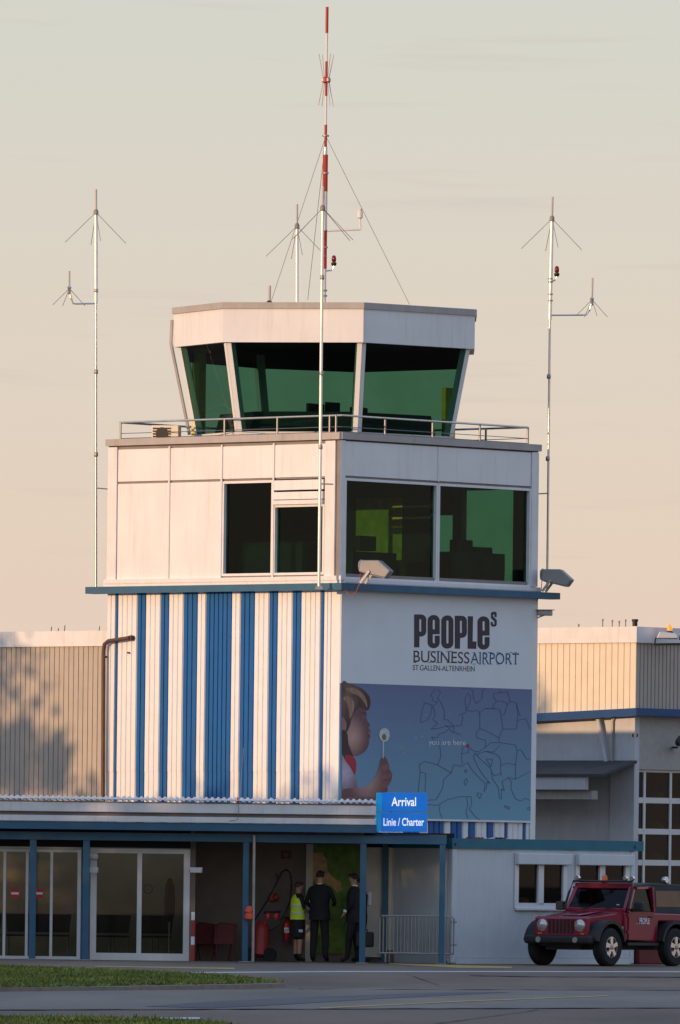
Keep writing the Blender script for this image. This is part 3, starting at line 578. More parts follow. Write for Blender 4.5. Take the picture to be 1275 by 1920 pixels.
for pl in coast:
    mb = MB(); q = PX(pl)
    for (x0, y0), (x1, y1) in zip(q, q[1:]):
        d = math.hypot(x1 - x0, y1 - y0) or 1; nx, ny = -(y1 - y0) / d * .5, (x1 - x0) / d * .5
        mb.add([P(x0 + nx, y0 + ny, .004), P(x1 + nx, y1 + ny, .004), P(x1 - nx, y1 - ny, .004), P(x0 - nx, y0 - ny, .004)], [(0, 1, 2, 3)])
    mb.build('map_outline', 'map_line', B)
# the child in the picture
child = [('child_hair', 'hair_print', [(37, 44), (80, 38), (125, 52), (165, 72), (200, 105), (217, 145), (213, 185), (198, 208), (160, 200), (120, 235), (95, 300), (75, 360), (37, 330)], .003),
    ('child_face', 'skin_print', [(118, 215), (150, 192), (182, 200), (193, 225), (192, 250), (196, 270), (206, 285), (214, 300), (206, 316), (213, 330), (221, 345), (214, 360), (218, 374), (208, 392), (207, 420), (190, 458), (160, 482), (128, 494), (95, 488), (50, 455), (37, 440), (37, 335), (66, 345), (88, 300), (100, 250)], .004),
    ('child_brow', 'hair_print', [(158, 222), (178, 222), (190, 232), (176, 230)], .005), ('child_eye', 'skin_print_dark', [(162, 244), (178, 248), (190, 262), (174, 258)], .005), ('child_nostril', 'skin_print_dark', [(198, 310), (206, 308), (204, 317)], .005), ('child_lips', 'print_red_soft', [(206, 338), (220, 345), (214, 358), (204, 352)], .005), ('child_ear', 'skin_print_mid', [(37, 252), (54, 262), (66, 295), (60, 335), (37, 345)], .005),
    ('hair_lock', 'hair_light', [(60, 70), (110, 66), (160, 95), (190, 140), (196, 190), (178, 160), (140, 115), (90, 95)], .0045), ('hair_lock', 'hair_light', [(45, 130), (80, 120), (110, 150), (112, 200), (88, 260), (80, 200), (70, 160)], .0045), ('hair_lock', 'hair_dark', [(110, 110), (150, 130), (178, 175), (185, 205), (150, 185), (125, 150)], .0047),
    ('child_curl', 'hair_print', [(38, 340), (70, 350), (80, 420), (110, 500), (125, 560), (90, 560), (38, 480)], .005), ('child_collar', 'print_red', [(60, 490), (110, 500), (128, 545), (118, 615), (95, 570), (62, 530)], .006), ('child_shirt', 'shirt_print', [(38, 500), (62, 530), (95, 575), (125, 640), (128, 705), (38, 712)], .007),
    ('child_arm', 'skin_arm', [(38, 708), (180, 690), (235, 640), (262, 590), (280, 520), (292, 500), (312, 502), (330, 540), (335, 575), (350, 600), (350, 640), (325, 690), (320, 720), (245, 800), (38, 800)], .008),
    ('child_fingers', 'skin_print_dark', [(292, 560), (330, 545), (335, 575), (300, 590)], .009), ('child_fingers', 'skin_print_dark', [(280, 625), (345, 600), (350, 625), (300, 640)], .009), ('child_fingers', 'skin_print_dark', [(290, 675), (330, 650), (325, 690), (290, 695)], .009), ('child_arm_shade', 'skin_print_dark', [(38, 760), (245, 755), (245, 800), (38, 800)], .009),
    ('dandelion_stem', 'fluff_print', [(294, 400), (301, 400), (300, 500), (293, 500)], .01), ('dandelion_head', 'fluff_print', [(305 + 33 * math.cos(t * .52), 362 + 44 * math.sin(t * .52)) for t in range(12)], .011), ('dandelion_core', 'fluff_core', [(303 + 13 * math.cos(t * .785), 375 + 20 * math.sin(t * .785)) for t in range(8)], .012)]
def radial(m, c, r, c1, squash=1.):
    n = MATS[m].node_tree; b = n.nodes['Principled BSDF']; src = b.inputs['Base Color'].links[0].from_socket; c = P(630 + c[0] / 3.355, 1270 + c[1] / 3.355)
    t = n.nodes.new('ShaderNodeTexCoord'); mp = n.nodes.new('ShaderNodeMapping'); mp.vector_type = 'POINT'; mp.inputs['Scale'].default_value = (1, 0, squash); mp.inputs['Location'].default_value = (-c.x, 0, -c.z * squash)
    ln = n.nodes.new('ShaderNodeVectorMath'); ln.operation = 'LENGTH'; mr = n.nodes.new('ShaderNodeMapRange'); mr.interpolation_type = 'SMOOTHSTEP'; mr.inputs[1].default_value = 0; mr.inputs[2].default_value = r
    x = n.nodes.new('ShaderNodeMix'); x.data_type = 'RGBA'; n.links.new(t.outputs['Object'], mp.inputs[0]); n.links.new(mp.outputs[0], ln.inputs[0]); n.links.new(ln.outputs['Value'], mr.inputs[0]); n.links.new(mr.outputs[0], x.inputs[0])
    n.links.new(src, x.inputs[6]); x.inputs[7].default_value = (*c1, 1); n.links.new(x.outputs[2], b.inputs['Base Color'])
radial('skin_print', (95, 370), .52, (.16, .075, .075)); radial('hair_print', (60, 90), .75, (.07, .035, .03)); radial('skin_arm', (190, 640), .62, (.17, .08, .075)); radial('shirt_print', (50, 590), .5, (.24, .15, .18))
def smooth(p, n=5):
    r_ = []
    for i in range(len(p)):
        a, b, c, d = (Vector(p[(i + k) % len(p)]) for k in (-1, 0, 1, 2))
        for k in range(n): t = k / n; q = .5 * (2 * b + (c - a) * t + (2 * a - 5 * b + 4 * c - d) * t * t + (3 * b - a - 3 * c + d) * t ** 3); r_.append((max(q.x, 37), q.y))
    return r_
for nme, mm, pts, o in child: flat(nme, [PX(smooth(pts))], mm, o)
rnd = random.Random(5)
for cx, cy in ((448, 292), (400, 435), (430, 470), (412, 450), (505, 380), (545, 370), (715, 238), (690, 320), (565, 235), (740, 375)):
    for k in range(4):
        a = rnd.uniform(0, 6.28); r1 = rnd.uniform(8, 16); x0, y0 = cx + rnd.uniform(-5, 5), cy + rnd.uniform(-5, 5)
        flat('seed', [PX([(x0 - 1, y0), (x0 + 1, y0 + 1.5), (x0 + r1 * math.cos(a), y0 + r1 * math.sin(a))])], 'fluff_print', .006)
# ------------------------------------------------------------------ arrival sign
YS = 187.2; s0 = at(706, 1560, YS); SG = thing('arrival_sign', 'bright blue two-panel illuminated arrival sign at the end of the canopy', 'sign', s0)
def spt(px, py): return at(px, py, YS) - s0
for y0, y1, s, tx0, tx1, ty, hh in ((1487, 1521, 'Arrival', 734, 780, 1511, 16), (1525, 1559, 'Linie / Charter', 719, 795, 1548, 14)):
    a, b_ = spt(716 if s == 'Arrival' else 714, y1), spt(801, y0)
    o = MB().box(a.x, b_.x, 0, .16, a.z, b_.z).build('sign_panel', 'sign_blue', SG, bevel=.008)
    c = spt(705, y1); MB().box(c.x, a.x - .002, .004, .16, a.z + .003, b_.z - .003).build('sign_side', 'sign_cyan', SG)
    p0, p1 = spt(tx0, ty), spt(tx1, ty); text(s, 'lettering', 'sign_text', SG, p0 + Vector((0, -.004, 0)), (p1 - p0).length, hh * YS / F, (p1 - p0).normalized(), (0, 0, 1), (0, -1, 0), 0, .014)
a = spt(730, 1527); MB().box(a.x, a.x + .06, .05, .12, a.z - .06, a.z + .1).build('bracket', 'steel_dull', SG); MB().box(a.x + .5, a.x + .56, .05, .12, a.z - .06, a.z + .1).build('bracket', 'steel_dull', SG)
a = spt(701, 1548); MB().box(a.x - .05, a.x + .04, .02, .12, a.z - .08, a.z + .12).build('fixing', 'white_trim', SG)

# ------------------------------------------------------------------ canopy
YC = 187.0; K = thing('canopy', 'long flat entrance canopy with corrugated white roof on blue steel posts', 'canopy', (0, YC, 0))
kz = lambda py, Y=YC: at(400, py + .0, Y).z
X0, X1 = at(-260, 1500, YC).x, at(705, 1510, YC).x
mb = MB(); zr = kz(1504.5); SIN = [(0, 0), (.12, .02), (.3, .032), (.5, .02), (.62, 0), (.8, -.003)]
wavy(mb, X0, X1, .117, SIN, lambda x, o, e: (x, 2.8 if e else -.12, zr + o + (.1 if e else 0)))
mb.build('roof_sheet', 'white_clad', K)
MB().box(X0, X1, -.06, 2.75, zr - .03, zr - .006).build('roof_board', 'joint', K)
MB().box(X0, X1 + .0, -.08, .0, kz(1525), zr - .03).build('gutter', 'white_trim', K, bevel=.01)
MB().box(X0, X1 - .02, .03, .06, kz(1532), kz(1525)).build('gutter_shadow_strip', 'joint', K)  # recessed strip coloured dark for the shadow line below the gutter
MB().box(X0, X1, -.13, .4, zr + .034, zr + .046).build('roof_flashing', 'white_clad', K)
MB().box(X0, X1 + .0, -.05, .04, kz(1543), kz(1532)).build('lower_fascia', 'white_trim', K, bevel=.01)
MB().box(X0, X1 + .02, -.02, .14, kz(1558), kz(1543) - .003).build('front_beam', 'blue_steel', K)
XB = at(838, 1570, YC).x
MB().box(X0, XB, .3, .44, kz(1578), kz(1563)).build('rear_beam', 'blue_steel', K)
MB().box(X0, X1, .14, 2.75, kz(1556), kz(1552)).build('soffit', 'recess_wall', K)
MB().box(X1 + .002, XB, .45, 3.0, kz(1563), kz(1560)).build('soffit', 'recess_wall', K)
for px, w in ((60, .13), (160, .13), (460, .12), (680, .12), (829, .11)):
    x = at(px, 1700, YC).x; MB().box(x - w / 2, x + w / 2, .31, .43, 0, kz(1578)).build('post', 'blue_steel', K, bevel=.01)
    MB().box(x - w, x + w, .27, .47, 0, .012).build('post_foot', 'steel_dull', K)
x = at(475, 1700, YC).x; MB().tube([(x, .25, 0), (x, .25, kz(1565))], .03, 10).build('down_pipe', 'steel_dull', K, True)
a = at(446, 1508, YC) - Vector((0, YC, 0)); MB().tube([a + Vector((0, -.1, .02)), a + Vector((.02, -.13, -.1)), a + Vector((.0, -.13, -.3)), a + Vector((-.16, -.1, -.33))], .007, 5).build('cable', 'wire', K)
MB().lathe(a + Vector((0, -.05, .02)), [(.03, 0), (.02, .06), (.01, .12)]).build('lamp_spike', 'orange', K, True); MB().tube([a + Vector((.03, 0, .05)), a + Vector((.1, 0, 1.1))], .006, 5, .003).build('whip', 'whip', K)
# ------------------------------------------------------------------ glass doors and lobby behind them
YD = 187.95
def door(name, label, px0, px1, mulls, y0=1592, y1=1808, fw=.085, base=.13):
    b = at(px0, y1, YD); r = thing(name, label, 'door', (b.x, YD, 0)); w = at(px1, y1, YD).x - b.x; h = at((px0 + px1) / 2, y0, YD).z
    fr = MB()
    for q in ((0, fw, 0, h), (w - fw, w, 0, h), (fw, w - fw, h - fw * .7, h), (fw, w - fw, 0, base)): fr.box(q[0], q[1], 0, .08, q[2], q[3])
    fr.build('frame', 'door_alu', r); xs = [fw] + [at(m, 1700, YD).x - b.x for m in mulls] + [w - fw]
    for m in xs[1:-1]: MB().box(m - fw * .38, m + fw * .38, .005, .075, base, h - fw * .7).build('mullion', 'door_alu', r)
    for a, c in zip(xs, xs[1:]): MB().box(a + .005, c - .005, .035, .045, base, h - fw * .7).build('pane', 'glass_clear', r)
    return r, b
r, b = door('sliding_door', 'glass sliding door with two red no-entry stickers', -130, 150, (-90, -40, 8, 50, 96), fw=.07, base=.06)
for px in (28, 73):
    c = at(px, 1675, YD) - Vector((b.x, YD, 0)); o = MB().lathe((c.x, .034, c.z), [(.098, 0), (.098, .002)], (0, -1, 0), 20).build('no_entry_sticker', 'sign_red', r); MB().box(c.x - .075, c.x + .075, .0305, .0315, c.z - .022, c.z + .022).build('sticker_bar', 'print_white', o)
r, b = door('glass_door', 'white framed double glass door with a no-smoking sticker', 168, 354, (261,), fw=.12, base=.14)
c = at(278, 1667, YD) - Vector((b.x, YD, 0)); o = MB(); n = 24
o.add([(c.x + q * math.cos(2 * math.pi * k / n), .033, c.z + q * math.sin(2 * math.pi * k / n)) for q in (.075, .095) for k in range(n)], [(k, (k + 1) % n, n + (k + 1) % n, n + k) for k in range(n)])
o.beam((c.x - .06, .033, c.z + .05), (c.x + .06, .033, c.z - .05), .003, .018, (0, 1, 0)); o.beam((c.x - .06, .032, c.z - .01), (c.x + .06, .032, c.z - .01), .003, .014, (0, 1, 0)); o.build('no_smoking_sticker', 'black', r)
def struct(name, mb, m): o = mb.build(name, m); o['kind'] = 'structure'; return o
xw = at(356, 1700, YD).x; zS = kz(1556)
LB = thing('lobby', 'dim waiting room behind the glass doors', 'room', (0, YD, 0))
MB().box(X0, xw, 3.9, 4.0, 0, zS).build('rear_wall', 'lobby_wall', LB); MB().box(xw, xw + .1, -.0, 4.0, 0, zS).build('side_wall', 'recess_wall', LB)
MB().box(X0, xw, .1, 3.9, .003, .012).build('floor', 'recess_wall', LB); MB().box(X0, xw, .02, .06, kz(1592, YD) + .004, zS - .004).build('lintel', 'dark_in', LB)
MB().box(at(151, 1700, YD).x, at(167, 1700, YD).x, .03, .08, .0, kz(1592, YD)).build('pier', 'blue_steel', LB)
def seat(px, Y, lab):
    c = at(px, 1770, Y); r = thing('waiting_chair', lab, 'chair', (c.x, Y, .012), 0, 'chairs in the waiting room')
    MB().box(-.22, .22, -.22, .22, .42, .46).build('seat', 'chair', r, bevel=.02); MB().prism([(-.2, .2, .5), (.2, .2, .5), (.24, .26, .86), (-.24, .26, .86)], [(-.2, .23, .5), (.2, .23, .5), (.24, .29, .86), (-.24, .29, .86)]).build('backrest', 'chair', r)
    for sx_ in (-.18, .18):
        for sy in (-.18, .18): MB().tube([(sx_, sy, 0), (sx_, sy, .44)], .015, 6).build('leg', 'steel_dull', r)
for px in (-20, 32, 80, 110, 195, 222, 278, 302): seat(px, 190.6, 'black waiting chair seen through the glass doors')
b = at(318, 1700, 188.9); r = thing('coat_bag', 'dark garment hanging inside the glass door', 'coat', (b.x, 188.9, .012))
MB().lathe((0, 0, .75), [(.05, 0), (.1, .1), (.11, .4), (.09, .7), (.06, .78), (.04, .85)]).build('garment', 'suit', r, True); MB().tube([(0, 0, 0), (0, 0, 1.6)], .015, 6).build('stand', 'steel_dull', r)
# small lamps and camera over the doors
def wall_lamp(label, px, py):
    b = at(px, py, 187.6); r = thing('wall_lamp', label, 'lamp', b); MB().prism([(-.1, -.1, 0), (.1, -.1, 0), (.13, .1, 0), (-.13, .1, 0)], [(-.13, -.13, .1), (.13, -.13, .1), (.13, .1, .1), (-.13, .1, .1)]).build('shade', 'white_trim', r); MB().box(-.03, .03, .1, .33, .03, .07).build('arm', 'white_trim', r)
wall_lamp('white wall lamp between the two glass doors', 172, 1636); wall_lamp('white wall lamp right of the glass door with the no-smoking sticker', 367, 1636)
b = at(172, 1603, 187.6); r = thing('door_camera', 'white rounded camera over the glass door', 'security camera', b); MB().lathe((-.14, 0, 0), [(.05, 0), (.075, .03), (.075, .22), (.05, .27)], (1, -.2, -.15)).build('housing', 'recess_light', r, True); MB().box(-.03, .03, .05, .34, -.03, .03).build('arm', 'recess_light', r)

# ------------------------------------------------------------------ recess under the canopy
RY = 189.75; xa_, xb_ = xw + .1, at(573, 1700, RY).x
RW_ = thing('recess_walls', 'beige wall at the back of the recess under the canopy', 'wall', (0, RY, 0))
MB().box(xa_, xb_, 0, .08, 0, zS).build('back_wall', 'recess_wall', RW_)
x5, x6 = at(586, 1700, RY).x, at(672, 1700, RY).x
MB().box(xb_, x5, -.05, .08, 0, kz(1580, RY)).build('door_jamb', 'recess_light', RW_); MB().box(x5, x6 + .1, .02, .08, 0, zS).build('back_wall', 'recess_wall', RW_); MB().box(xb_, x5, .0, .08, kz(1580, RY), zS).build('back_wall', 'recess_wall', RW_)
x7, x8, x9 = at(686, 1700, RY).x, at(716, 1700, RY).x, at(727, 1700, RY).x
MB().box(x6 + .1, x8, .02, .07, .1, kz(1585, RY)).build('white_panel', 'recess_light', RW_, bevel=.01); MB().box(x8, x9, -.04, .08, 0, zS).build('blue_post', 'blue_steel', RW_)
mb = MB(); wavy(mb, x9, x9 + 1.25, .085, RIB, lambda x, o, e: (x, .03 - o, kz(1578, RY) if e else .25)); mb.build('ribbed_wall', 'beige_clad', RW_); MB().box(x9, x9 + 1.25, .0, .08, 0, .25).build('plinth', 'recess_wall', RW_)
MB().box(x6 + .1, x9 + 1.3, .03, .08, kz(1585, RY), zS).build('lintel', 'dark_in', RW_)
PG = thing('advert_panel', 'green advertising panel with a tan animal shape behind the standing people', 'poster', (0, RY, 0))
za, zb_ = at(630, 1788, RY).z, at(630, 1584, RY).z
MB().box(x5 + .004, x6, -.02, .015, za, zb_).build('panel', 'green_print', PG)
ap = [(586, 1600), (604, 1598), (613, 1615), (614, 1632), (622, 1643), (640, 1655), (641, 1668), (632, 1675), (622, 1662), (608, 1655), (598, 1660), (586, 1650)]
q = [at(x, y, RY - .024) - Vector((0, RY, 0)) for x, y in ap]; MB().prism(q, [v + Vector((0, .003, 0)) for v in q]).build('animal_print', 'tan_print', PG)
# wheeled extinguisher trolley with hose
b = at(498, 1800, 189.2); r = thing('extinguisher_trolley', 'red wheeled fire extinguisher with a looped black hose against the beige wall', 'extinguisher trolley', (b.x, 189.2, 0))
Q = lambda px, py: Vector((at(px, py, 189.2).x - b.x, 0, at(px, py, 189.2).z))
MB().lathe(Q(487, 1790), [(.08, -.05), (.16, 0), (.16, .5), (.1, .62), (.05, .68)], (.06, .1, 1)).build('cylinder', 'red_paint', r, True)
for sx_ in (.0, -.38): MB().lathe(Q(505, 1790) + Vector((sx_, -.04, .0)), [(.05, 0), (.14, 0), (.14, .07), (.05, .07)], (.2, -1, 0), 20).build('wheel', 'rubber', r, True)
MB().tube([Q(478, 1725), Q(500, 1690), Q(520, 1652), Q(528, 1636), Q(537, 1630), Q(544, 1637), Q(547, 1655), Q(544, 1690), Q(534, 1715), Q(520, 1735), Q(505, 1745)], .018, 8).build('hose', 'black', r, True)
MB().tube([Q(495, 1711), Q(527, 1709)], .02, 8).build('handle', 'black', r, True); MB().tube([Q(521, 1650), Q(518, 1637)], .016, 6).build('nozzle', 'black', r)
for px in (503, 519): MB().lathe(Q(px, 1718) + Vector((0, -.05, -.06)), [(.03, 0), (.055, .03), (.055, .1), (.03, .13)]).build('valve', 'red_paint', r, True)
MB().beam(Q(488, 1795), Q(500, 1712), .03, .05, (0, 1, 0)).build('frame', 'red_paint', r)
b = at(512, 1690, RY); r = thing('alarm_box', 'small red fire alarm box on the beige wall above the hose trolley', 'alarm box', (b.x, RY, b.z)); MB().box(-.08, .08, -.09, 0, 0, .16).build('casing', 'red_paint', r, bevel=.02); MB().lathe((.05, -.09, .08), [(.06, 0), (.05, .04), (.02, .06)], (.3, -1, 0)).build('horn', 'red_paint', r, True)
b = at(536, 1610, RY); r = thing('wall_sign', 'dark red sign plate high on the beige wall', 'sign', (b.x, RY, b.z)); MB().box(-.1, .1, -.012, 0, 0, .16).build('plate', 'maroon', r); MB().box(-.05, .05, -.016, -.012, .04, .12).build('symbol', 'recess_wall', r)
b = at(537, 1766, 189.5); r = thing('fire_extinguisher', 'red fire extinguisher hung beside the man in the yellow vest', 'fire extinguisher', b); MB().lathe((0, 0, 0), [(.06, 0), (.075, .02), (.075, .36), (.05, .42), (.025, .45)]).build('cylinder', 'red_paint', r, True); MB().box(-.04, .04, -.02, .02, .44, .5).build('valve', 'black', r); MB().tube([(.03, 0, .47), (.1, -.02, .4), (.09, -.03, .15)], .012, 6).build('hose', 'black', r); MB().box(-.05, .05, -.079, -.07, .18, .28).build('label_plate', 'print_white', r); MB().box(-.03, .03, .06, .25, .3, .34).build('hook', 'steel_dull', r)
b = at(358, 1806, 187.7); r = thing('marker_post', 'red and white striped marker post beside the glass door', 'post', (b.x + .03, 187.7, 0))
for i in range(6): MB().box(-.035, .035, -.03, .03, i * .16, i * .16 + .16).build('band', 'red_paint' if i % 3 != 2 else 'white_trim', r)
for kx, (px, lab) in enumerate(((385, 'dark red folded chair leaning left in the recess'), (418, 'dark red folded chair leaning right in the recess'))):
    b = at(px, 1800, 189.3); r = thing('folded_chair', lab, 'folding chair', (b.x, 189.3 - .2 * kx, 0), .2 * (1 if kx else -1)); t = .07 * (1 if kx else -1)
    MB().prism([(-.2, 0, .32), (.2, 0, .32), (.24 + t, .12, .72), (-.1 + t, .14, .76), (-.22 + t, .12, .68)], [(-.2, .05, .32), (.2, .05, .32), (.24 + t, .17, .72), (-.1 + t, .19, .76), (-.22 + t, .17, .68)]).build('seat', 'maroon', r, bevel=.02)
    for s in (-.16, .16): MB().tube([(s, -.08, 0), (s + t, .12, .7)], .014, 6).build('leg', 'maroon', r); MB().tube([(s, .25, 0), (s + t, .1, .6)], .014, 6).build('leg', 'maroon', r)
b = at(466, 1724, 187.25); r = thing('warning_lamp', 'orange red warning lamp hung on the blue post beside the downpipe', 'warning lamp', b)
MB().lathe((.0, 0, 0), [(.05, 0), (.085, .03), (.08, .1), (.06, .13)], (.1, -.2, 1)).build('lens', 'orange', r, True); MB().lathe((-.02, 0, .12), [(.04, 0), (.075, .03), (.06, .12), (.03, .15)], (.35, -.1, 1)).build('upper_lens', 'orange', r, True); MB().box(-.06, .02, .0, .06, .05, .1).build('hook', 'black', r)
# crowd barriers
def barrier(label, px0, px1, Y, lean):
    a = at(px0, 1805, Y); c = at(px1, 1805, Y); w = c.x - a.x; r = thing('crowd_barrier', label, 'barrier', (a.x, Y, 0), lean, 'barriers stacked before the ribbed wall'); t, l = .93, .2
    MB().tube([(0, 0, l), (0, 0, t - .04), (.04, 0, t), (w - .04, 0, t), (w, 0, t - .04), (w, 0, l), (0, 0, l)], .019, 8).build('frame', 'steel_dull', r, True); n = 20
    for i in range(1, n): MB().tube([(w * i / n, 0, l), (w * i / n, 0, t)], .011, 6).build('bar', 'steel_dull', r, True)
    for x in (.12, w - .12): MB().tube([(x, -.22, .012), (x, -.18, .04), (x, 0, .06), (x, .18, .04), (x, .22, .012)], .018, 6).build('foot', 'steel_dull', r); MB().tube([(x, 0, .05), (x, 0, l)], .018, 6).build('foot_post', 'steel_dull', r)
    for z in (.35, .8): MB().lathe((w + .03, 0, z), [(.03, 0), (.03, .04)]).build('hook', 'steel_dull', r)
barrier('steel crowd barrier standing before the ribbed wall, in front of the other', 711, 844, 188.0, 0); barrier('steel crowd barrier standing before the ribbed wall, behind the other', 718, 850, 188.25, .02)

# ------------------------------------------------------------------ container office, same axes as the tower
yc = -2.5; CO = TF.m @ Vector((.62, yc, 0)) + TO; CF = Frame(CO, ANG)
OC = thing('container_office', 'pale ribbed container office with blue roof frame and two shuttered windows', 'container', CO, ANG)
cx1 = CF.y(1186, 1800, 0).x; cz = lambda py: CF.y(1000, py, 0).z; ct = cz(1593)
w1 = [(CF.y(a, 1660, 0).x, CF.y(b, 1660, 0).x) for a, b in ((967, 1062), (1081, 1178))]; wzb, wzt = cz(1703), cz(1620)
holes = sorted(w1); segs = [0.12, holes[0][0], holes[0][1], holes[1][0], holes[1][1], cx1 - .1]
def ribwall(a, b, z0, z1): mb = MB(); wavy(mb, a, b, .048, [(0, -.006), (.15, -.006), (.25, 0), (.85, 0)], lambda x, o, e: (x, -.0 - o, z1 if e else z0)); mb.build('wall_panel', 'container', OC)
for i in (0, 2, 4): ribwall(segs[i], segs[i + 1], .12, ct)
for a, b in holes: ribwall(a, b, .12, wzb); ribwall(a, b, wzt, ct)
for x0, x1 in ((-.02, .12), (cx1 - .1, cx1 + .03)): MB().box(x0, x1, -.025, .12, .0, ct).build('corner_post', 'container', OC, bevel=.03)
MB().box(.12, cx1 - .1, -.02, .1, 0, .115).build('base_rail', 'container', OC)
MB().box(-.03, .0, .12, 2.4, 0, ct).build('end_wall', 'container', OC); MB().box(cx1 - .02, cx1 + .02, .12, 2.4, 0, ct).build('end_wall', 'container', OC); MB().box(0, cx1, 2.3, 2.34, .1, ct).build('rear_wall', 'room', OC); MB().box(0, cx1, .1, 2.35, .1, .14).build('floor', 'room', OC)
MB().box(-.06, cx1 + .24, -.05, .12, ct, cz(1574)).build('roof_beam', 'container_blue', OC); MB().box(-.06, .06, .12, 2.42, ct, cz(1575)).build('roof_beam', 'container_blue', OC); MB().box(.06, cx1, .12, 2.42, ct, cz(1580)).build('roof', 'roof_dark', OC)
for x in (.0, cx1 - .05): MB().box(x, x + .05, -.054, -.05, ct + .05, ct + .11).build('lifting_slot', 'black', OC)
for a, b in holes:
    fw = .07; fr = MB(); mid = (a + b) / 2 - .02
    for q in ((a, a + fw, wzb, wzt), (b - fw * 1.6, b, wzb, wzt), (a + fw, b - fw, wzb, wzb + fw * 1.5), (mid - .08, mid + .08, wzb + fw, wzt)): fr.box(q[0], q[1], -.02, .07, q[2], q[3])
    fr = fr.build('window_frame', 'white_trim', OC)
    for u, v in ((a + fw, mid - .08), (mid + .08, b - fw * 1.6)): MB().box(u, v, .03, .04, wzb + fw * 1.5, wzt).build('pane', 'glass_dark', fr)
    MB().box(a - .06, b + .03, -.13, -.012, wzt - .01, wzt + .21).build('shutter_box', 'container', OC, bevel=.015); MB().box(a - .03, b + .0, -.07, -.012, wzb - .04, wzb).build('window_sill', 'white_trim', OC)
    MB().box(a - .055, a - .01, -.03, -.011, wzb, wzt).build('shutter_guide', 'white_trim', OC)
MB().box(holes[0][0] + .75, holes[0][0] + 1.05, .5, .8, .9, 1.32).build('office_chair', 'ochre', OC, bevel=.1); MB().box(.2, cx1 - .3, .35, .9, .7, .74).build('desk', 'room', OC); MB().box(holes[0][0] + .15, holes[0][0] + .5, .4, .6, .74, 1.0).build('monitor', 'black', OC)
b = TF.m @ Vector((.62 + cx1 + .02, -2.62, 0)) + TO; r = thing('skip_box', 'low dark red box on the ground behind the red off-road car', 'box', b, ANG); MB().box(.05, 1.7, 0, .6, 0, .42).build('body', 'maroon', r, bevel=.02); MB().box(.03, 1.72, -.02, .62, .42, .46).build('lid', 'maroon', r)
b = TF.m @ Vector((2.0, -1.2, cz(1580))) + TO; r = thing('cable_coil', 'loose red and black cables lying on the container roof', 'cable', b, ANG)
for k in range(3): MB().tube([(-.6 + .9 * t / 11 + .05 * k, -1.1 + .2 * math.sin(t * 1.7 + k), .03 + .05 * abs(math.sin(t * 1.1 + k))) for t in range(12)], .02, 6).build('cable', ('red_paint', 'black', 'white_trim')[k], r, True)

# ------------------------------------------------------------------ hall on the left
HO = TF.m @ Vector((.45, S_ + .0, 0)) + TO; HF = Frame(HO, ANG); HL = thing('grey_hall', 'low hall with ribbed grey metal cladding and pale parapet left of the tower', 'building', HO, ANG)
hz_ = lambda py: HF.x(150, py, 0).z
MB().box(.03, 3.6, .0, 14, 0, hz_(1187)).build('core_wall', 'joint', HL); ph = hz_(1212)
yy = .02; pitch = 9.4 / 93 / .738
while yy < 9: MB().box(-.0, .03, yy + .008, yy + pitch - .008, .0, ph).build('cladding_panel', 'grey_clad', HL, bevel=.006); yy += pitch
for i in range(4): MB().box(-.05, .25, .0 + i * 3.4, 3.39 + i * 3.4, ph, hz_(1183)).build('parapet', 'white_trim', HL)
b = TF.x(195, 1500, -.12); r = thing('drain_pipe', 'rusty brown drainpipe with an elbow at the tower edge', 'pipe', TO, ANG)
e0, e1 = TF.x(196, 1215, -.14), TF.x(243, 1196, -.14); MB().tube([TF.x(193, 1500, -.14), TF.x(194, 1222, -.14), TF.x(196, 1208, -.14), TF.x(203, 1202, -.14), e1], .042, 10).build('pipe', 'brown_pipe', r, True)
MB().lathe(e1, [(.05, 0), (.06, .06), (.05, .1)], (1, 0, 0)).build('socket', 'brown_pipe', r, True); k = TF.x(239, 1224, -.1); MB().tube([k, k + Vector((.1, 0, 0))], .02, 6).build('bolt', 'brown_pipe', r); MB().box(-.16, -.02, S_ - .02, S_ + .02, zL(1230), zL(1226)).build('pipe_clip', 'brown_pipe', r)
# ------------------------------------------------------------------ fire garage on the right
GO = Vector((*at(1186, 1800, 206.0).xy, 0)); GF = Frame(GO, ANG); GA = thing('garage', 'garage hall with sunlit ribbed upper wall, blue eave and glazed gate', 'building', GO, ANG)
gz = lambda py: GF.x(1186, py, 0).z
gt, gf, ge, gb = gz(1175), gz(1205), gz(1328), gz(1342)
MB().box(.03, 9, .03, 9, ge - .1, gt - .03).build('core_wall', 'joint', GA)
pit = 11.05 / (F / 207) / .738; y = .0
while y < 5.5: MB().box(-.0, .03, y + .006, y + pit - .006, ge - .25, gf).build('cladding_panel', 'beige_clad', GA, bevel=.005); y += pit
mb = MB(); wavy(mb, 0.02, 6, .125, RIB, lambda x, o, e: (x, .01 - o, gf if e else ge)); mb.build('ribbed_wall', 'grey_clad', GA)
MB().box(-.05, .3, -.05, 9, gf, gt).build('parapet', 'white_trim', GA); MB().box(.3, 9, -.05, .3, gf, gt).build('parapet', 'white_trim', GA)
MB().hexa([(-.32, -.3, gb), (.0, -.3, gb), (.0, 6, gb - .25), (-.32, 6, gb - .25)], [(-.32, -.3, ge), (.0, -.3, ge), (.0, 6, ge - .24), (-.32, 6, ge - .24)]).build('eave', 'blue_eave', GA); MB().box(.002, 9, -.3, .0, gb, ge).build('eave', 'blue_eave', GA)
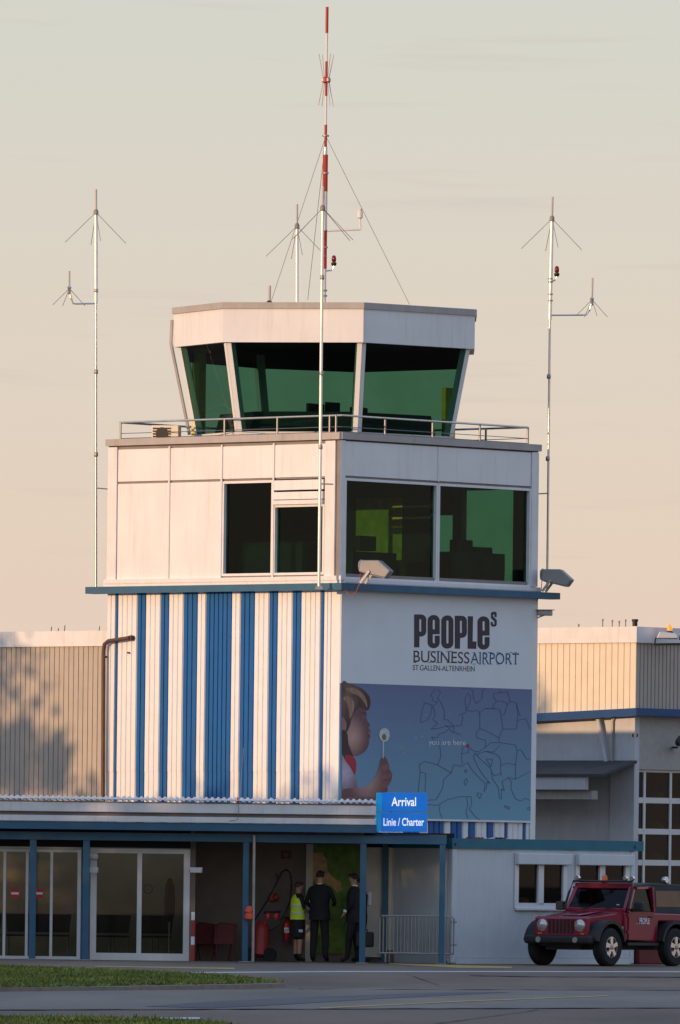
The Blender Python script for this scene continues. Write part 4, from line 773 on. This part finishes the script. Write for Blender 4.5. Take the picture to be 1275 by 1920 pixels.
# lower storey
gp = GF.x(1148, 1400, 0).y; zr0, zr1 = gz(1458), gz(1440)
MB().box(.02, .3, gp + .0, 9, 0, gb - .0).build('side_wall', 'plaster_white', GA); MB().box(-.06, .1, -.04, gp, 0, gb).build('corner_pillar', 'plaster_white', GA, bevel=.01)
MB().prism([(-1.2, -.12, zr0), (-1.2, 6, zr0), (-.07, 6, zr1 + .1), (-.07, -.12, zr1 + .1)], [(-1.2, -.12, zr0 + .06), (-1.2, 6, zr0 + .06), (-.07, 6, zr1 + .16), (-.07, -.12, zr1 + .16)]).build('porch_roof', 'roof_dark', GA)
MB().box(-1.15, -1.05, .4, 6, gz(1482), zr0 - .002).build('porch_fascia', 'plaster_white', GA); MB().box(-1.0, -.8, .35, 6, gz(1500), gz(1484)).build('porch_beam', 'plaster', GA)
p0, p1 = GF.x(1121, 1345, -.1), GF.x(1139, 1440, -.1); MB().tube([p0, p1], .05, 10).build('down_pipe', 'plaster_white', GA, True); MB().tube([GF.x(1152, 1345, -.1), GF.x(1149, 1352, -.1), GF.x(1148, 1440, -.1)], .025, 8).build('down_pipe', 'steel_dull', GA, True)
gx = lambda px: GF.y(px, 1500, 0).x
gy0 = gz(1442); MB().box(.1, 9, .0, .3, gy0, gb - .002).build('front_wall', 'plaster', GA); MB().box(.0, 9, 5.5, 5.6, 0, gb).build('inner_wall', 'room', GA); MB().box(.3, 9, .4, 5.5, .0, .01).build('inner_floor', 'room', GA)
gd = MB().box(.12, 5.2, .1, .16, gy0 - .06, gy0).build('gate', 'door_alu', GA); pw = gx(1263) - gx(1214); ph_ = (gz(1500) - gz(1558.5)); xs = [.13] + [gx(1214) + pw * i for i in range(0, 5)]
for i, x in enumerate(xs): MB().box(x - .035, x + .035, .08, .15, 0, gy0 - .06).build('stile', 'door_alu', gd)
for j in range(0, 6):
    z = gz(1500) - ph_ * j
    if z < .1: break
    for x, x2 in zip(xs, xs[1:]):
        MB().box(x + .035, x2 - .035, .085, .145, z - .06, z + .06).build('rail', 'door_alu', gd); MB().box(x + .035, x2 - .035, .11, .12, z + .06, min(z + ph_, gy0) - .06).build('pane', 'glass_dark', gd)
for j in range(3):
    for i in range(3):
        z = gz(1500) - ph_ * j + .06; b = Vector((xs[0] + pw * (i + .75), .9, z - .02)); b = GF.m @ b + GO
        tag(MB().lathe((b.x, b.y, b.z), [(.05, 0), (.27, .02), (.25, .09), (.18, .16), (.06, .2)]).build('hard_hat', 'roundel', None, True), 'tan rounded helmet behind the panes of the garage gate', 'helmet', 'helmets behind the garage gate')
def small(name, label, cat, px, py, Y): b = at(px, py, Y); return thing(name, label, cat, b)
r = small('alarm_horn', 'small dark red alarm horn on the garage wall above the gate', 'alarm', 1190, 1386, 206.1); MB().box(-.08, .08, -.1, .1, 0, .16).build('casing', 'maroon', r, bevel=.03); MB().lathe((0, -.1, .08), [(.07, 0), (.06, .04)], (.3, -1, 0)).build('lens', 'red_lamp', r, True)
r = small('wall_spotlight', 'black wall spotlight on the garage front by the gate', 'spotlight', 1271, 1398, 206.6); MB().lathe((0, 0, .05), [(.07, 0), (.1, .1), (.11, .22)], (.4, -1, .35)).build('head', 'black', r, True); MB().box(-.12, 0, -.0, .3, -.06, -.02).build('arm', 'black', r)
r = small('roof_vent', 'short black vent pipe on the garage roof corner', 'vent', 1190.5, 1174, 207.0); MB().lathe((0, 0, 0), [(.055, 0), (.055, .1), (.07, .1), (.07, .15)]).build('pipe', 'black', r, True)
r = small('roof_beacon', 'lit orange beacon on the garage roof', 'beacon', 1255.5, 1183, 206.4); MB().lathe((0, 0, 0), [(.045, 0), (.06, .03), (.055, .09), (.025, .13), (.012, .17)]).build('lens', 'beacon_lit', r, True); MB().lathe((0, 0, -.06), [(.06, 0), (.075, .03), (.05, .06)]).build('base', 'black', r, True)
r = small('roof_floodlight', 'flat silver floodlight bracketed to the garage parapet under the beacon', 'floodlight', 1240, 1200, 206.1); MB().prism([(-.12, -.3, .02), (.35, -.3, .02), (.3, -.3, .14), (-.05, -.3, .18)], [(-.12, .1, .02), (.35, .1, .02), (.3, .1, .14), (-.05, .1, .18)]).build('housing', 'chrome', r, bevel=.02); MB().beam((-.15, -.1, -.1), (.6, -.1, -.08), .05, .05).build('bracket', 'black', r); MB().beam((-.15, -.1, -.12), (-.12, -.1, .05), .03, .03, (0, 1, 0)).build('arm', 'black', r); MB().box(.38, .7, -.25, .05, .0, .1).build('lamp_box', 'black', r, bevel=.02)
for px, h in ((1130, .16), (1148, .14), (1161, .12), (1173, .15), (1085, .05)):
    b = at(px, 1176, 209); r = thing('roof_rod', 'thin rod sticking up from the garage roof', 'rod', b, 0, 'rods on the garage roof'); MB().tube([(0, 0, -.1), (0, 0, h)], .012, 5).build('rod', 'wire', r); MB().lathe((0, 0, h - .03), [(.018, 0), (.018, .05)]).build('tip', 'wire', r)
for px, h in ((95, .1), (120, .13), (108, .07), (185, .11)):
    b = at(px, 1184, 200); r = thing('roof_rod', 'thin twig-like rod sticking up from the grey hall roof', 'rod', b, 0, 'rods on the grey hall roof'); MB().tube([(0, 0, -.1), (.02, 0, h)], .01, 5).build('rod', 'wire', r)

# ------------------------------------------------------------------ off-road car
JF = Vector((-.55, -.835, 0)).normalized(); jr = math.atan2(JF.y, JF.x); fwx = at(1138, 1812, 187.2)
JO = Vector((fwx.x, 187.2, 0)) - JF * 1.21 - Vector((-JF.y, JF.x, 0)) * .745      # front left wheel meets its place
J = thing('off_road_car', 'dark red open-fendered off-road car with black top and roof lamps parked before the container', 'car', JO, jr); J.scale = (1, .94, .925)
def slab(name, m, prof, y0, y1, parent=J, bevel=.03, inset=0.):   # side profile (x, z) extruded across the car
    a = [(x, y0, z) for x, z in prof]; b = [(x, y1, z) for x, z in prof]; return MB().prism(a, b).build(name, m, parent, bevel=bevel)
body = slab('body', 'jeep_red', [(-1.75, .62), (-1.75, 1.12), (.42, 1.14), (.5, 1.14), (.5, .55), (-.7, .5), (-.75, .95), (-1.6, .95), (-1.68, .62)], -.76, .76)
hood = MB().prism([(.45, -.72, 1.16), (1.62, -.58, 1.04), (1.66, -.56, .98), (1.66, .56, .98), (1.62, .58, 1.04), (.45, .72, 1.16)], [(.45, -.70, .75), (1.6, -.58, .75), (1.66, -.56, .75), (1.66, .56, .75), (1.6, .58, .75), (.45, .70, .75)]).build('hood', 'jeep_red', J, bevel=.035)
MB().prism([(.6, -.3, 1.145), (1.45, -.24, 1.06), (1.45, .24, 1.06), (.6, .3, 1.145)], [(.6, -.28, 1.175), (1.42, -.22, 1.09), (1.42, .22, 1.09), (.6, .28, 1.175)]).build('hood_bulge', 'jeep_red', hood, bevel=.02)
gr = MB().box(1.62, 1.72, -.66, .66, .60, 1.04).build('grille', 'jeep_red', J, bevel=.05)
for i in range(7): y = (i - 3) * .092; MB().box(1.722, 1.728, y - .03, y + .03, .68, .98).build('grille_slot', 'black', gr, bevel=.002)
for s in (-1, 1):
    h = MB().lathe((1.70, s * .46, .86), [(.115, 0), (.115, .04), (.095, .05), (.05, .075)], (1, 0, 0), 20).build('headlight', 'headlight', J, True); MB().lathe((1.69, s * .46, .86), [(.13, 0), (.13, .035), (.112, .035)], (1, 0, 0), 20).build('bezel', 'chrome', h, True)
    MB().box(1.715, 1.73, s * .52 - .05, s * .52 + .05, .66, .70).build('turn_signal', 'amber', J, bevel=.004)
bp = MB().box(1.70, 1.88, -.82, .82, .46, .64).build('front_bumper', 'jeep_black', J, bevel=.05); MB().box(1.6, 1.75, -.5, .5, .42, .6).build('bumper_mount', 'jeep_black', J)
for s in (-.45, .45): MB().lathe((1.875, s, .55), [(.06, 0), (.06, .02)], (1, 0, 0)).build('fog_lamp', 'steel_dull', bp, True)
MB().box(-1.7, 1.65, -.42, .42, .34, .52).build('chassis', 'jeep_black', J); MB().box(-1.95, -1.76, -.8, .8, .48, .64).build('rear_bumper', 'jeep_black', J, bevel=.04)
for s in (-1, 1):
    for wx, nm in ((1.21, 'front'), (-1.21, 'rear')):
        arc = [(wx + .54 * math.cos(t), .42 + .55 * math.sin(t)) for t in [math.radians(a) for a in range(12, 169, 13)]]
        inn = [(wx + .475 * math.cos(t), .42 + .48 * math.sin(t)) for t in [math.radians(a) for a in range(168, 11, -13)]]
        y0, y1 = (.55, .91) if s > 0 else (-.91, -.55)
        lp = arc + inn; n = len(arc); mb = MB()
        for i in range(n - 1):
            q = [arc[i], arc[i + 1], inn[n - 2 - i], inn[n - 1 - i]]; mb.hexa([(x, y0, z) for x, z in q], [(x, y1, z) for x, z in q])
        mb.build('fender_flare', 'jeep_black', J, True)
        ty = s * .79; w = MB().lathe((wx, ty - s * .12, .405), [(.22, 0), (.36, 0), (.405, .04), (.405, .2), (.36, .245), (.235, .245), (.22, .2)], (0, s, 0), 32).build('wheel', 'rubber', J, True)
        rim = MB().lathe((wx, ty - s * .05, .405), [(.03, 0), (.225, 0), (.225, .16), (.205, .165), (.2, .06), (.03, .06)], (0, s, 0), 30).build('rim', 'steel_dull', w, True)
        mb = MB()
        for k in range(5):
            a = k * 2 * math.pi / 5 + .3; d = Vector((math.cos(a), 0, math.sin(a))); c = Vector((wx, ty + s * .09, .405)); t = d.cross(Vector((0, 1, 0)))
            mb.hexa([c + d * .03 - t * .04, c + d * .03 + t * .04, c + d * .215 + t * .06, c + d * .215 - t * .06], [v + Vector((0, s * .03, 0)) for v in (c + d * .03 - t * .04, c + d * .03 + t * .04, c + d * .215 + t * .045, c + d * .215 - t * .045)])
        mb.build('spokes', 'chrome', w); MB().lathe((wx, ty + s * .08, .405), [(.06, 0), (.055, .05), (.02, .06)], (0, s, 0)).build('hub_cap', 'steel_dull', w, True)
# cabin
def sideglass(name, m, prof, y, parent=J, th=.03): return MB().prism([(x, y, z) for x, z in prof], [(x, y - math.copysign(th, y), z) for x, z in prof]).build(name, m, parent)
wf = MB(); wl0, wl1 = Vector((.46, 0, 1.16)), Vector((.14, 0, 1.70)); dz = wl1 - wl0
for s in (-1, 1): wf.hexa([wl0 + Vector((-.03, s * .74, 0)), wl0 + Vector((.03, s * .74, 0)), wl0 + Vector((.03, s * .66, 0)), wl0 + Vector((-.03, s * .66, 0))], [wl1 + Vector((-.03, s * .70, 0)), wl1 + Vector((.03, s * .70, 0)), wl1 + Vector((.03, s * .62, 0)), wl1 + Vector((-.03, s * .62, 0))])
wf.beam(wl0 + Vector((0, -.72, .03)), wl0 + Vector((0, .72, .03)), .06, .08); wf.beam(wl1 + Vector((0, -.70, .0)), wl1 + Vector((0, .70, .0)), .07, .12); wf = wf.build('windscreen_frame', 'jeep_red', J, bevel=.015)
MB().add([wl0 + Vector((.01, -.67, .06)), wl0 + Vector((.01, .67, .06)), wl1 + Vector((.01, .64, -.04)), wl1 + Vector((.01, -.64, -.04))], [(0, 1, 2, 3)]).build('windscreen', 'jeep_glass', wf)
for y in (-.3, .25): MB().tube([wl0 + Vector((.05, y, .05)), wl0 + dz * .18 + Vector((.05, y + .38, .0))], .01, 5).build('wiper', 'black', wf)
k = wl0 + dz * .2 + Vector((.016, .52, 0)); MB().box(k.x, k.x + .004, k.y - .04, k.y + .04, k.z - .04, k.z + .04).build('sticker', 'print_white', wf)
top = MB().prism([(.12, -.68, 1.72), (-.6, -.68, 1.77), (-1.72, -.66, 1.74), (-1.78, -.66, 1.68), (.14, -.70, 1.65)], [(.12, .68, 1.72), (-.6, .68, 1.77), (-1.72, .66, 1.74), (-1.78, .66, 1.68), (.14, .70, 1.65)]).build('roof_top', 'jeep_top', J, bevel=.03)
for s in (-1, 1):
    y = s * .755
    dr = sideglass('door', 'jeep_red', [(.40, .56), (.40, 1.15), (-.52, 1.15), (-.58, 1.0), (-.52, .56)], s * .785); mb = MB()
    for a, b in (((.40, 1.14), (.12, 1.66)), ((.12, 1.655), (-.48, 1.67)), ((-.48, 1.68), (-.55, 1.14))): mb.beam((a[0], y, a[1]), (b[0], s * .70 if b[1] > 1.5 else y, b[1]), .05, .075, (0, 1, 0))
    mb.build('window_frame', 'jeep_red', dr); MB().add([(.36, y, 1.16), (-.5, y, 1.16), (-.46, s * .705, 1.64), (.11, s * .705, 1.64)], [(0, 1, 2, 3)]).build('window', 'jeep_glass', dr)
    MB().box(-.46, -.34, min(s * .79, s * .81), max(s * .79, s * .81), 1.02, 1.06).build('handle', 'black', dr)
    for z in (.7, 1.05): MB().box(.36, .46, min(s * .775, s * .80), max(s * .775, s * .80), z, z + .05).build('hinge', 'jeep_red', dr)
    mi = MB().box(.22, .36, min(s * .86, s * 1.06), max(s * .86, s * 1.06), 1.17, 1.36).build('mirror', 'jeep_black', J, bevel=.03); MB().beam((.3, s * .76, 1.18), (.29, s * .9, 1.22), .05, .05).build('mirror_arm', 'jeep_black', mi)
    q = sideglass('side_panel', 'jeep_top', [(-.56, 1.13), (-1.76, 1.13), (-1.76, 1.70), (-.52, 1.70)], s * .74, th=.04); MB().prism([(-.68, s * .745, 1.26), (-1.6, s * .745, 1.26), (-1.58, s * .742, 1.6), (-.66, s * .742, 1.6)], [(-.68, s * .741, 1.26), (-1.6, s * .741, 1.26), (-1.58, s * .738, 1.6), (-.66, s * .738, 1.6)]).build('rear_window', 'mirror_glass', q)
    MB().box(-.7, .45, min(s * .6, s * .8), max(s * .6, s * .8), .44, .5).build('side_step', 'jeep_black', J)
    MB().box(.55, .75, min(s * .735, s * .75), max(s * .735, s * .75), .78, .84).build('badge', 'steel_dull', J)
MB().box(-1.78, -1.74, -.7, .7, .95, 1.7).build('rear_panel', 'jeep_top', J); MB().box(-1.6, .3, -.7, .7, .6, .66).build('cabin_floor', 'jeep_black', J)
for y in (-.36, .36): MB().prism([(-.35, y - .24, .66), (.1, y - .24, .66), (.1, y + .24, .66), (-.35, y + .24, .66)], [(-.45, y - .22, 1.35), (-.3, y - .22, 1.35), (-.3, y + .22, 1.35), (-.45, y + .22, 1.35)]).build('seat', 'black', J, bevel=.04)
# roof lamp bar
lbz = 1.79; MB().tube([(.44, -.78, 1.2), (.30, -.76, 1.55), (.2, -.72, lbz), (.2, .72, lbz), (.30, .76, 1.55), (.44, .78, 1.2)], .025, 8).build('lamp_bar', 'jeep_black', J, True)
for y in (-.62, .55, .72):
    l = MB().lathe((.18, y, lbz + .07), [(.035, -.04), (.055, 0), (.055, .04), (.045, .05)], (1, 0, 0), 16).build('roof_lamp', 'chrome', J, True); MB().box(.17, .21, y - .02, y + .02, lbz, lbz + .03).build('lamp_foot', 'black', l)
l = MB().lathe((.1, -.02, lbz - .03), [(.06, 0), (.06, .04), (.055, .05), (.05, .14), (.02, .17)]).build('beacon', 'amber', J, True)
MB().lathe((-1.2, .6, 1.83), [(.05, -.05), (.075, 0), (.075, .05), (.06, .065)], (0, 1, 0), 16).build('roof_lamp', 'chrome', J, True); MB().box(-1.22, -1.18, .58, .62, 1.74, 1.8).build('lamp_foot', 'black', J)
# door lettering: reads from the front of the car to the rear on this side
text('PEOPLE', 'lettering', 'print_white', J, (.02, .79, .90), .38, .12, (-1, 0, 0), (0, 0, 1), (0, 1, 0), .004, .03); text('s', 'lettering', 'print_white', J, (-.38, .79, 1.01), .03, .04, (-1, 0, 0), (0, 0, 1), (0, 1, 0), .004, .02); MB().box(.03, .16, .79, .793, .895, .90).build('lettering_line', 'print_white', J)

# ------------------------------------------------------------------ people
def person(label, px, py_feet, Y, h, face, pose, top_m, leg_m, bare_legs=False, bare_arms=False, hair='hair', group=None):
    b = at(px, py_feet, Y); r = thing('person', label, 'person', (b.x, Y, 0), face, group); s = h / 1.78
    J_ = {'pelvis': (0, 0, .95), 'waist': (0, 0, 1.08), 'chest': (0, .0, 1.30), 'shoulders': (0, 0, 1.44), 'neck': (0, .01, 1.53), 'head0': (0, .03, 1.60), 'head1': (0, .035, 1.68), 'head2': (0, .02, 1.745)}
    R_ = {'pelvis': (.165, .115), 'waist': (.15, .105), 'chest': (.175, .12), 'shoulders': (.13, .085), 'neck': (.055, .055), 'head0': (.062, .075), 'head1': (.078, .098), 'head2': (.055, .07)}
    ed = [('pelvis', 'waist'), ('waist', 'chest'), ('chest', 'shoulders'), ('shoulders', 'neck'), ('neck', 'head0'), ('head0', 'head1'), ('head1', 'head2')]
    for sd_, n in ((-1, 'l'), (1, 'r')):
        st = pose.get('stance', .1); el, ha = pose['arm_' + n]
        pts = {'sh': ((.185 * sd_, 0, 1.43), .062), 'el': (el, .05), 'wr': (ha, .036)}
        d = (Vector(ha) - Vector(el)).normalized(); pts['pa'] = (tuple(Vector(ha) + d * .07), .036)
        for k_, (p, q) in pts.items(): J_[k_ + n] = p; R_[k_ + n] = (q, q * .9)
        ed += [('shoulders', 'sh' + n), ('sh' + n, 'el' + n), ('el' + n, 'wr' + n), ('wr' + n, 'pa' + n)]
        side = d.cross(Vector((0, 1, .2))).normalized() if abs(d.y) < .9 else Vector((1, 0, 0))
        for fi in range(4):
            o = side * (-.03 + .02 * fi); p1 = Vector(J_['pa' + n]) + o + d * .035; p2 = p1 + d * (.035 - .004 * abs(fi - 1)) + Vector((0, .012, 0))
            J_[f'f{fi}a' + n] = tuple(p1); J_[f'f{fi}b' + n] = tuple(p2); R_[f'f{fi}a' + n] = (.0095, .0095); R_[f'f{fi}b' + n] = (.008, .008); ed += [('pa' + n, f'f{fi}a' + n), (f'f{fi}a' + n, f'f{fi}b' + n)]
        J_['tha' + n] = tuple(Vector(ha) + side * .05 + d * .03); J_['thb' + n] = tuple(Vector(ha) + side * .062 + d * .065); R_['tha' + n] = (.011, .011); R_['thb' + n] = (.009, .009); ed += [('wr' + n, 'tha' + n), ('tha' + n, 'thb' + n)]
        fx = pose.get('feet', {}).get(n, (st * sd_, 0)); hx = .095 * sd_
        for k_, p, q in (('hi', (hx, 0, .9), (.10, .105)), ('kn', ((hx + fx[0]) / 2, fx[1] * .5 + .02, .5), (.066, .07)), ('an', (fx[0], fx[1], .09), (.045, .05)), ('to', (fx[0] + .02 * sd_, fx[1] + .15, .04), (.042, .035))):
            if not bare_legs and k_ in ('kn', 'an'): q = (q[0] * 1.22, q[1] * 1.22)
            J_[k_ + n] = p; R_[k_ + n] = q
        ed += [('pelvis', 'hi' + n), ('hi' + n, 'kn' + n), ('kn' + n, 'an' + n), ('an' + n, 'to' + n)]
    names = list(J_); idx = {n: i for i, n in enumerate(names)}
    me = bpy.data.meshes.new('body'); me.from_pydata([Vector(J_[n]) * s for n in names], [(idx[a], idx[c]) for a, c in ed], []); o = bpy.data.objects.new('body', me); C.objects.link(o)
    md = o.modifiers.new('skin', 'SKIN'); md.use_smooth_shade = True; sv = me.skin_vertices[0].data
    for n in names: sv[idx[n]].radius = (R_[n][0] * s, R_[n][1] * s)
    sv[0].use_root = True; o.modifiers.new('sub', 'SUBSURF').levels = 1
    dg = bpy.context.evaluated_depsgraph_get(); dg.update(); m2_ = bpy.data.meshes.new_from_object(o.evaluated_get(dg)); bpy.data.objects.remove(o); m2_.name = 'body'
    o = bpy.data.objects.new('body', m2_); C.objects.link(o); o.parent = r; m2_.materials.clear()
    for m in (top_m, leg_m, 'skin', 'black'): m2_.materials.append(MATS[m])
    wr = [(Vector(J_['wr' + n]) * s, Vector(J_['el' + n]) * s) for n in 'lr']
    for p in m2_.polygons:
        c = p.center; z = c.z / s; i = 0
        if z < .98: i = 1
        if z < .10: i = 3
        if bare_legs and .2 < z < .5: i = 2
        if bare_legs and z <= .2: i = 3
        if z > 1.515 and abs(c.x) < .13: i = 2
        for w, e_ in wr:
            dd = (w - e_).normalized(); u = (c - e_).dot(dd)
            if ((c - e_) - dd * u).length < .09 and u > ((w - e_).length - .01 if not bare_arms else .0) and abs(c.x) + abs(c.y) > .12: i = 2
        p.material_index = i; p.use_smooth = True
    L = lambda x, y, z: (x * s, y * s, z * s)
    mb = MB(); n = 14; rings = []
    for th in (0, 18, 36, 54, 72, 90, 104):
        t = math.radians(th); rings.append([L(.086 * math.sin(t) * math.cos(a), .018 + (.106 * math.sin(t)) * math.sin(a), 1.68 + .105 * math.cos(t) + (.055 if math.sin(a) > .35 and th > 70 else 0)) for a in [2 * math.pi * k / n for k in range(n)]])
    vs = [v for g in rings for v in g]; mb.add(vs, [(i * n + k, i * n + (k + 1) % n, (i + 1) * n + (k + 1) % n, (i + 1) * n + k) for i in range(6) for k in range(n)]); mb.build('hair', hair, r, True)
    MB().lathe(L(0, .115, 1.635), [(.012, 0), (.018, .02), (.009, .05)], (0, -.25, 1)).build('nose', 'skin', r, True)
    for sd_ in (-1, 1): MB().lathe(L(.074 * sd_, .02, 1.645), [(.012, -.02), (.024, 0), (.012, .03)], (sd_ * .3, -.2, 1), 8).build('ear', 'skin', r, True); MB().lathe(L(.03 * sd_, .112, 1.672), [(.011, 0), (.006, .006)], (0, 1, 0), 8).build('eye', 'black', r, True)
    MB().box(-.024 * s, .024 * s, .108 * s, .114 * s, 1.606 * s, 1.613 * s).build('mouth', 'maroon', r)
    return r, s, L
down = lambda sd: ((.25 * sd, -.03, 1.15), (.25 * sd, .05, .90))
PI = math.pi       # figures face +y in their own frame; rotation PI faces the camera, 0 shows the back
r, s, L = person('man in a yellow high-visibility vest, black shorts and boots facing the suited man', 557, 1803, 188.75, 1.58, -1.15, {'arm_l': down(-1), 'arm_r': ((.25, .06, 1.18), (.12, .26, 1.08))}, 'shorts', 'shorts', True, True, 'hair_brown')
def shell(r, s, zs, m, name, ex=.02, arm=True):     # closed garment ring round the trunk: (z, half width, half depth)
    mb = MB(); n = 18; mb.add([(w * s * math.cos(2 * math.pi * k / n), d * s * math.sin(2 * math.pi * k / n), z * s) for z, w, d in zs for k in range(n)], [(i * n + k, i * n + (k + 1) % n, (i + 1) * n + (k + 1) % n, (i + 1) * n + k) for i in range(len(zs) - 1) for k in range(n)]); return mb.build(name, m, r, True)
v = shell(r, s, [(.94, .2, .155), (1.0, .2, .155), (1.15, .19, .145), (1.3, .205, .15), (1.4, .19, .135), (1.46, .13, .1), (1.49, .09, .085)], 'hivis', 'vest')
for z in (1.06, 1.22): shell(v, s, [(z, .203, .156), (z + .05, .206, .158)], 'reflective', 'reflective_band')
shell(r, s, [(.55, .2, .15), (.7, .2, .15), (.9, .19, .15), (.97, .185, .145)], 'shorts', 'shorts')
MB().box(.15 * s, .21 * s, -.05, .03, .66 * s, .72 * s).build('badge', 'print_white', r); MB().box(.1, .16, .26, .3, .80, .9).build('paper', 'print_white', r)
r, s, L = person('man in a dark suit seen from behind, standing before the green panel', 598, 1805, 188.45, 1.80, -.25, {'arm_l': ((-.27, .0, 1.16), (-.2, .2, 1.05)), 'arm_r': ((.3, .02, 1.17), (.22, .25, 1.12)), 'stance': .13}, 'suit', 'suit')
shell(r, s, [(.82, .215, .16), (.95, .21, .155), (1.1, .19, .145), (1.3, .215, .15), (1.42, .2, .125), (1.48, .1, .085)], 'suit', 'jacket'); shell(r, s, [(1.49, .066, .064), (1.535, .064, .062)], 'shirt', 'shirt_collar')
r, s, L = person('man in a dark suit with white collar in profile beside the blue post', 663, 1805, 188.2, 1.76, 1.25, {'arm_l': ((-.26, -.02, 1.16), (-.2, .12, 1.0)), 'arm_r': down(1), 'stance': .1, 'feet': {'l': (-.09, .1), 'r': (.1, -.06)}}, 'suit', 'suit')
shell(r, s, [(.80, .2, .17), (.95, .2, .16), (1.1, .185, .15), (1.3, .21, .155), (1.42, .2, .125), (1.48, .1, .085)], 'suit', 'jacket'); shell(r, s, [(1.49, .068, .066), (1.545, .064, .062)], 'shirt', 'shirt_collar'); MB().box(-.25 * s, -.17 * s, .08, .14, .99, 1.04).build('shirt_cuff', 'shirt', r)
b = at(683, 1776, 188.05); r = thing('briefcase', 'black briefcase hanging at the side of the suited man by the post', 'briefcase', b, .5); MB().box(-.2, .2, -.05, .05, 0, .3).build('case', 'black', r, bevel=.03); MB().tube([(-.07, 0, .3), (-.06, 0, .35), (.06, 0, .35), (.07, 0, .3)], .012, 6).build('handle', 'black', r)
r, s, L = person('person in a light shirt half hidden behind the suited man and the blue post', 677, 1804, 188.9, 1.66, 1.2, {'arm_l': down(-1), 'arm_r': ((.24, .02, 1.16), (.2, .2, 1.05)), 'stance': .08}, 'suit', 'suit')
MB().box(.18, .3, -.1, .05, 1.12, 1.4).build('shirt_sleeve', 'shirt', r, bevel=.03)

# ------------------------------------------------------------------ trees along the apron edge, up-sun of the buildings; they shade the ground and the hall
def tree(x, y, h, w, seed, label):
    rnd = random.Random(seed); r = thing('tree', label, 'tree', (x, y, 0), 0, 'row of trees along the apron edge')
    tk = MB(); tk.tube([(0, 0, 0), (.1, .05, h * .3), (0, .1, h * .8)], .2, 8, .05)
    for k in range(6): a = k * 1.05 + rnd.random(); tk.tube([(0.05, .05, h * (.25 + .08 * k)), (math.cos(a) * w * .6, math.sin(a) * w * .6, h * (.42 + .08 * k))], .07, 6, .02)
    tk.build('trunk', 'bark', r, True); mb = MB()
    cl = [(rnd.gauss(0, w * .42), rnd.gauss(0, w * .42), h * rnd.uniform(.12, .88), rnd.uniform(.5, 1.1) * w * .36) for _ in range(60)] + [(0, 0, h * .9, w * .22)]
    for cx, cy, cz_, cr_ in cl:
        for _ in range(75):
            d = Vector((rnd.gauss(0, 1), rnd.gauss(0, 1), rnd.gauss(0, 1))).normalized() * cr_ * rnd.uniform(.4, 1.05); p = Vector((cx, cy, cz_)) + d
            if p.z < .2 or p.z > h: continue
            u = Vector((rnd.gauss(0, 1), rnd.gauss(0, 1), rnd.gauss(0, 1))).normalized(); q = u.orthogonal().normalized(); l = rnd.uniform(.12, .22)
            mb.add([p - u * l, p + q * l * .5, p + u * l, p - q * l * .5], [(0, 1, 2, 3)])
    mb.build('crown', 'leaf', r)
k = 0
for y in range(70, 176, 4): tree(-30 + 1.0 * math.sin(y * 1.3), y, min(10.4, 8.3 + (172.6 - y) * .16) + .2 * math.sin(y * .7), 3.5, 100 + y, 'leafy tree in the row along the apron edge beyond the grass verge')
for y in range(146, 172, 4): tree(-34.5 + .8 * math.sin(y * 2.1), y - 5, 10.0 if y < 164 else 9.2, 3.5, 300 + y, 'unseen leafy tree in a second row added to block stray sun')  # unseen extra row, added to close sun gaps reaching the recess and canopy
tree(-31, 183.0, 13.0, 2.8, 61, 'tall tree beyond the taller tree at the end of the apron row')
tree(-30.5, 176.4, 10.0, 2.0, 57, 'smaller tree beside the taller tree at the end of the apron row')
tree(-30, 179.3, 12.9, 2.9, 55, 'taller tree at the end of the apron row whose shadow falls on the grey hall')
